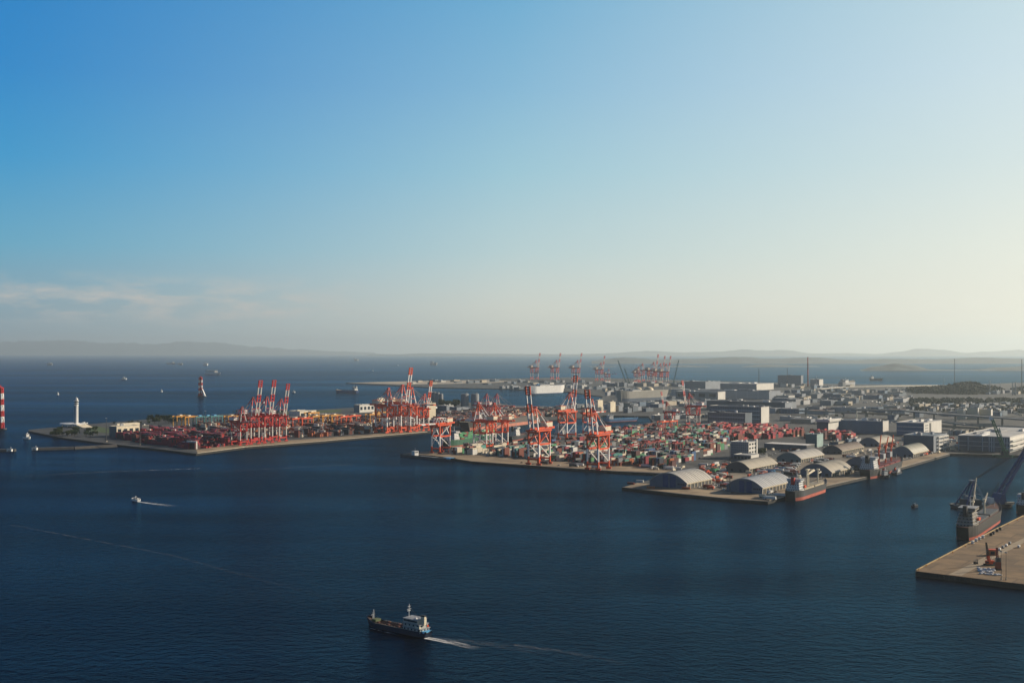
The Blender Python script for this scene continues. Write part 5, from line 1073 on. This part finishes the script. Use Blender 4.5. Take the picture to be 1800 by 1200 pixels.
for i, (x, y) in enumerate([(1710, 955), (1716, 951), (1722, 948), (1728, 945)]):
    o = thing('reefer_unit', 'small white box with dark side at the kerb, %s of four by the freighter' % ORD[i], 'box', G(x, y, PZ), UA, 'white boxes along the kerb'); MB().use(WHITE).box(-1.4, 1.4, -1, 1, .3, 2.4).build('body', None, o); b = MB().use(DKGREY).box(-1.2, 1.2, -1.05, -1.01, .6, 2.0); b.box(-1.4, 1.4, -1, 1, 0, .3); b.build('grille', None, o)
for i, (x, y) in enumerate([(1742, 941), (1746, 938.5), (1753, 934), (1758, 931)]):
    o = thing('fender_stack', 'dark rubber bundle at the kerb under the freighter bow, %s of four' % ORD[i], 'rubber bundle', G(x, y, PZ), UA, 'dark bundles along the kerb'); b = MB().use(BLACK)
    for k in range(3): b.lathe([(1.1, k * .8), (1.4, k * .8 + .2), (1.4, k * .8 + .6), (1.1, k * .8 + .75), (.6, k * .8 + .75)], n=14)
    b.build('tyre', None, o, smooth=True)
for i, (x, y) in enumerate([(1612, 1001.4), (1625, 994.5), (1648, 983), (1672, 971), (1694, 960), (1770, 921.5), (1786, 914)]):
    ob = MB().use(YELLOW).lathe([(.45, 0), (.4, .7), (.62, .85), (.62, 1.15), (.05, 1.2)], n=12).build('bollard', None, None, G(x, y, PZ) + V * 1.2 + Vector((0, 0, .02))); tag(ob, 'yellow mooring bollard on the bare quay, %s from the outer corner' % ORD[i], 'bollard', 'bollards along the bare quay')
for i, (x, y) in enumerate([(1757, 967), (1763, 963), (1769, 960), (1775, 956), (1791, 962)]):
    o = thing('generator', 'small grey machine standing on the pale strip, %s from the left' % ORD[i], 'machine', G(x, y, PZ), UA, 'machines on the pale strip'); MB().use(GREY if i % 2 else WHITE).box(-1.6, 1.6, -.8, .8, .5, 2.1).build('body', None, o); b = MB().use(BLACK)
    for dx in (-1, 1): b.tube((dx, -.9, .4), (dx, .9, .4), .4)
    b.build('wheel', None, o)
for i in range(16):
    q = G(1650, 1008, PZ).lerp(G(1800, 1026, PZ), i / 15 * .98) if i < 7 else G(1609, 1003, PZ).lerp(G(1760, 925, PZ), (i - 6) / 10)
    ob = MB().use(BLACK).lathe([(.15, -1.1), (.5, -1.05), (.5, 1.05), (.15, 1.1)], n=10).build('fender', None, None, Vector((q.x, q.y, 2.0)) - (U * .5 if i < 7 else V * .5)); tag(ob, 'black fender on the bare quay wall, %s from the corner on its %s face' % (ORD[i if i < 7 else i - 7], 'near' if i < 7 else 'ship'), 'fender', 'fenders on the bare quay')
# fishing jetty boxes and containers on the shed wharf
for i, (x, y, c, lb) in enumerate([(1109, 851, 'rust red', 'rust red container lying alone at the wharf tip'), (1125, 847, 'white', 'single white container behind the rust red one at the wharf tip'), (1144, 858, 'orange', 'orange container at the wharf edge before the first navy-door shed'), (1206, 859.5, 'orange', 'orange container by the corner of the first navy-door shed')]):
    ob = bpy.data.objects.new('shipping_container', CM.setdefault(c, CM.get(c) or container_mesh(CC[c]))); COL.objects.link(ob); ob.location = G(x, y, LZ) + Vector((0, 0, .05)); ob.rotation_euler.z = VA + .1 * (i - 1); ob.scale = (.8, 1, 1); tag(ob, lb, 'container', 'loose containers on the wharf')

# ------------------------------------------------------------------ elevated roads
def viaduct(pxs, zs, wd, m, label, every=60):
    o = thing('viaduct', label, 'viaduct', G(*pxs[0], LZ), 0, 'elevated roads behind the port'); P = [G(x, y, LZ) - G(*pxs[0], LZ) for x, y in pxs]; b = MB().use(m); pr = MB().use(WHITE if m is CREAM else CONC); pi = MB().use(m)
    for i, (p, q) in enumerate(zip(P, P[1:])):
        zp, zq = Vector((0, 0, zs[i])), Vector((0, 0, zs[i + 1])); d = (q - p); n_ = Vector((-d.y, d.x, 0)).normalized() * wd / 2
        b.bar(p + zp, q + zq, wd, 2.2)
        for sg in (-1, 1): pr.bar(p + zp + n_ * sg + Vector((0, 0, 1.7)), q + zq + n_ * sg + Vector((0, 0, 1.7)), .5, 1.3)
        k = max(1, int(d.length / every))
        for j in range(k): t = (j + .5) / k; c = p.lerp(q, t); z = zs[i] + (zs[i + 1] - zs[i]) * t - 1.15; pi.box(c.x - 1.6, c.x + 1.6, c.y - 1.6, c.y + 1.6, 0, z)
    b.build('deck', None, o); pr.build('parapet', None, o); pi.build('pier', None, o); return o
viaduct([(1440, 694), (1480, 692.5), (1560, 690), (1650, 686)], [22, 26, 26, 20], 16, CREAM, 'beige viaduct crossing behind the dark flats', 140)
GREYR = mat('highway_grey', (.22, .23, .23), .85, .2, .01)
viaduct([(1500, 735), (1590, 738), (1660, 745), (1740, 751), (1830, 758)], [20, 22, 22, 22, 22], 36, GREYR, 'wide grey expressway passing under the cream apartment slabs', 60)
viaduct([(1655, 752), (1700, 757), (1760, 760), (1830, 766)], [14, 12, 12, 14], 16, GREYR, 'lower expressway ramp nearest the navy warehouse', 50)
viaduct([(1658, 748), (1700, 752), (1745, 753)], [9, 8, 8], 14, GREYR, 'middle expressway ramp curving between the two others', 45)
viaduct([(1400, 729), (1500, 733), (1600, 737)], [10, 10, 10], 14, GREYR, 'low grey road bridge behind the blue hall', 50)

# ------------------------------------------------------------------ city
CREAMF = mat('dull_cream', (.38, .33, .25), .7, .2, .05)
def city(row, place, py, n, x0, x1, hpx, wpx, seed, jitter=3, depth=40, group=None):
    rnd = random.Random(seed); got = []
    for i in range(n):
        x = x0 + (x1 - x0) * (i + rnd.uniform(.1, .9)) / n; y = py + rnd.uniform(-jitter, jitter); wl = rnd.uniform(*wpx); P = G(x, y, LZ); h_ = rnd.uniform(*hpx)
        W = max(8, min(220, run_to(P, -V, x - wl))); D = rnd.uniform(.5, 1.3) * depth; a, b_ = ab(P)
        if not is_free(a - W - 2, a + 2, b_ - 2, b_ + D + 2): continue
        got.append((x, y, x - wl, D, y - h_))
    got.sort(); names = ('low building', 'warehouse', 'office building', 'workshop', 'depot')
    for i, (x, y, lx, D, ty) in enumerate(got):
        P = G(x, y, LZ); q = P + U * D; rx = px_of(q)[0]; f = rnd.choice(FAC); sd = rnd.choice([f, DKF, f, DKF, f, CREAMF, GREYF, f]); rf = rnd.choice(ROOFS); nm = rnd.choice(('warehouse', 'office_building', 'workshop', 'depot'))
        col = {'windows_grey': 'grey', 'windows_white': 'pale', 'windows_tan': 'tan', 'windows_slate': 'slate', 'windows_blue': 'blue', 'ribbon_windows': 'banded'}[f.name]
        block(nm, '%s %s, %s from left in the row %s' % (col, nm.replace('_', ' '), ORD[i], place), nm.replace('_', ' '), x, y, lx, rx, ty, f, sd, rf, rnd.choice((0, 1, 1, 2)), 'buildings ' + place, seed=i + seed * 50)
city(0, 'under the hazy far cranes', 678, 26, 1062, 1210, (3, 7), (4, 12), 41, 2, 50)
city(1, 'left of the domed tanks', 692, 14, 1062, 1112, (4, 8), (4, 9), 42, 4, 40)
city(2, 'before the grey car carrier', 714, 20, 1088, 1250, (4, 9), (6, 16), 43, 4, 45)
city(3, 'on the low spit beyond the bay', 674, 24, 720, 1040, (2, 5), (4, 12), 44, 3, 40)
city(4, 'below the four hazy cranes', 683, 18, 880, 1060, (3, 6), (5, 12), 45, 2, 40)
city(5, 'round the power station', 682, 20, 1300, 1500, (3, 7), (5, 14), 46, 3, 45)
city(6, 'behind the large car park', 698, 16, 1350, 1600, (4, 8), (10, 34), 47, 4, 45)
city(7, 'beyond the flats and the viaduct', 710, 16, 1380, 1620, (5, 10), (12, 38), 48, 4, 45)
city(8, 'before the low road bridge', 727, 14, 1360, 1600, (5, 10), (12, 40), 49, 4, 40)
city(9, 'behind the blue hall', 742, 12, 1390, 1580, (6, 10), (12, 36), 50, 4, 40)
city(10, 'at the foot of the wooded mound', 716, 22, 1600, 1830, (5, 10), (7, 18), 51, 5, 40)
city(11, 'behind the expressway', 730, 20, 1600, 1830, (5, 9), (7, 18), 52, 4, 40)
city(12, 'behind the navy warehouse', 774, 16, 1668, 1840, (6, 12), (8, 20), 53, 4, 30)
city(13, 'along the back of the long pier', 738, 22, 440, 740, (5, 9), (8, 22), 54, 4, 40)
city(14, 'behind the silos and inner cranes', 722, 20, 760, 960, (4, 8), (6, 16), 55, 4, 40)
city(15, 'beyond the boats at the inner bay', 722, 16, 960, 1140, (5, 10), (6, 16), 56, 5, 40)
city(16, 'before the slender cranes', 736, 12, 1150, 1250, (4, 9), (6, 14), 57, 4, 35)
city(17, 'on the skyline by the refinery towers', 692, 12, 1690, 1830, (3, 6), (5, 12), 58, 3, 50)
city(19, 'past the power station', 690, 30, 1385, 1600, (3, 6), (4, 11), 61, 3, 30)
city(20, 'across the flats beyond the viaduct', 703, 30, 1400, 1610, (3, 6), (4, 12), 62, 3, 30)
city(21, 'in front of the mound', 723, 26, 1600, 1820, (4, 8), (5, 13), 63, 3, 30)
city(22, 'beside the lower expressway ramp', 764, 16, 1670, 1830, (4, 8), (6, 14), 64, 3, 25)
city(23, 'left of the factory halls', 700, 20, 1090, 1190, (3, 6), (4, 11), 65, 4, 30)
city(18, 'along the wharf road behind the sheds', 778, 10, 1470, 1600, (4, 7), (7, 16), 59, 4, 30)

# ------------------------------------------------------------------ trees
def tree_proto(seed, m):
    rnd = random.Random(seed); o = thing('broadleaf_tree', 'x', 'tree'); b = MB().use(BARK).tube((0, 0, 0), (.02, 0, .38), .035, .022, 7)
    for i in range(5): a = i * 1.26; b.tube((0, 0, .26 + .03 * i), (.22 * math.cos(a), .22 * math.sin(a), .5 + .05 * i), .016, .006, 5)
    k = [b.build('trunk', None, o)]; b = MB().use(m); cl = [(Vector((rnd.gauss(0, .15), rnd.gauss(0, .15), rnd.uniform(.38, .86))), rnd.uniform(.1, .19)) for _ in range(14)]
    for c, r in cl:
        for _ in range(34):
            d = Vector((rnd.gauss(0, 1), rnd.gauss(0, 1), rnd.gauss(0, 1))).normalized(); p = c + d * r * rnd.uniform(.55, 1.05); u_ = d.cross(Vector((rnd.random(), rnd.random(), rnd.random()))).normalized() * .045; v_ = (d * .5 + Vector((rnd.gauss(0, .6), rnd.gauss(0, .6), rnd.gauss(0, .6)))).cross(u_).normalized() * .04
            b.add([p - u_ - v_, p + u_ - v_, p + u_ + v_, p - u_ + v_], [(0, 1, 2, 3)])
    k.append(b.build('crown', None, o)); ALLKIDS[o.name] = k; return o
TP = [tree_proto(i, (LEAF, LEAF2, LEAF)[i]) for i in range(3)]; TU = [False] * 3
def trees(pts, place, seed, hpx=(6, 9)):
    rnd = random.Random(seed); pts = sorted(pts)
    for i, (x, y) in enumerate(pts):
        k = rnd.randrange(3); h = rnd.uniform(*hpx) * scale_at(y, LZ); lb = '%s tree, %s from left %s' % (('dark green', 'olive', 'bushy green')[k], ORD[i], place)
        if not TU[k]: TU[k] = True; o = TP[k]; o.location = G(x, y, LZ); o.rotation_euler.z = rnd.uniform(0, 6); o.scale = [h] * 3; o['label'] = lb
        else: o = copy_tree(TP[k], G(x, y, LZ), rnd.uniform(0, 6), lb, h)
        o['group'] = 'trees ' + place
rnd = random.Random(77)
trees([(rnd.uniform(90, 172), rnd.uniform(758, 768)) for _ in range(34)], 'below the white tower', 1, (8, 12))
trees([(262 + 66 * i / 23 + rnd.uniform(-1, 1), rnd.uniform(739, 745)) for i in range(24)], 'left of the yellow gantries', 2, (8, 13))
trees([(770 + rnd.uniform(0, 38), rnd.uniform(712, 717)) for _ in range(16)], 'between the silos', 3, (9, 14))
trees([(1331 + rnd.uniform(0, 14), rnd.uniform(796, 802)) for _ in range(8)], 'beside the office block', 4, (9, 14))
trees([(rnd.uniform(410, 520), rnd.uniform(726, 730)) for _ in range(18)], 'on the green back edge of the pier', 5, (4, 6))
trees([(rnd.uniform(196, 262), rnd.uniform(744, 748)) for _ in range(12)], 'behind the cream hall', 6, (5, 7))
trees([(rnd.uniform(1390, 1600), rnd.uniform(704, 738)) for _ in range(34)], 'scattered among the flats past the viaduct', 7, (4, 7))
trees([(rnd.uniform(1605, 1800), rnd.uniform(718, 730)) for _ in range(34)], 'along the foot of the mound', 8, (4, 8))
sheet('grass', [(156, 757), (190, 761), (196, 754), (170, 748.5), (150, 750)], LZ + .05, GRASS)['kind'] = 'stuff'
sheet('grass', [(500, 728), (600, 724), (600, 719), (480, 725.5)], LZ + .05, GRASS)['kind'] = 'stuff'
sheet('sand', [(612, 672.6), (720, 675.5), (860, 673), (900, 670), (860, 667.5), (720, 670)], LZ + .3, mat('pale_sand', (.40, .35, .27), .9, .2, .01))
# woods on the mound: one mass
WOODL = mat('woods_leaf', (.016, .030, .017), .9, .5, .05)
WOODD = mat('woods_dark', (.008, .017, .011), .9, .5, .05); WOODO = mat('woods_olive', (.034, .043, .018), .9, .5, .05)
hm = [o for o in bpy.data.objects if o.name == 'hill'][0]; rnd = random.Random(5); b = MB().use(LEAF); vv = [v.co.copy() for v in hm.data.vertices if v.co.z > 3]
def clump(b, c, r, n):
    for _ in range(n):
        d = Vector((rnd.gauss(0, 1), rnd.gauss(0, 1), abs(rnd.gauss(0, .8)))).normalized(); p = c + d * r * rnd.uniform(.6, 1); u_ = Vector((rnd.gauss(0, 1), rnd.gauss(0, 1), rnd.gauss(0, 1))).cross(d).normalized() * r * .4; v_ = u_.cross(d + Vector((rnd.gauss(0, .4), rnd.gauss(0, .4), 0))).normalized() * r * .4
        b.add([p - u_ - v_, p + u_ - v_, p + u_ + v_, p - u_ + v_], [(0, 1, 2, 3)])
for i in range(5200):
    q = rnd.choice(vv); b.use(rnd.choice((WOODL, WOODL, WOODD, WOODO))); big = rnd.random() ** 2.5; clump(b, q + Vector((rnd.uniform(-9, 9), rnd.uniform(-22, 22), rnd.uniform(-1, 3) + 7 * big)), rnd.uniform(2.5, 5) + 5 * big, 9)
for i in range(700):
    q = G(rnd.uniform(1600, 1850), rnd.uniform(702, 722), LZ); a, b_ = ab(q)
    if is_free(a - 6, a + 6, b_ - 6, b_ + 6): b.use(WOODL); clump(b, q + Vector((0, 0, 3)), rnd.uniform(4, 8), 12)
tag(b.build('woods'), 'dark mass of trees covering the mound behind the expressway', 'woods', None, 'stuff')

# ------------------------------------------------------------------ haze
m = bpy.data.materials.new('haze_air'); m.use_nodes = True; t = m.node_tree; t.nodes.clear(); pv = t.nodes.new('ShaderNodeVolumePrincipled'); mo = t.nodes.new('ShaderNodeOutputMaterial')
pv.inputs['Color'].default_value = (*HAZE_COLOR, 1); pv.inputs['Density'].default_value = HAZE_DENSITY; pv.inputs['Anisotropy'].default_value = HAZE_G; t.links.new(pv.outputs[0], mo.inputs['Volume'])
hz = MB().box(-48000, 48000, -2500, 72000, -3.5, 900).build('haze', m); tag(hz, 'pale sea haze that fades the far shore and hills', 'haze', None, 'stuff')
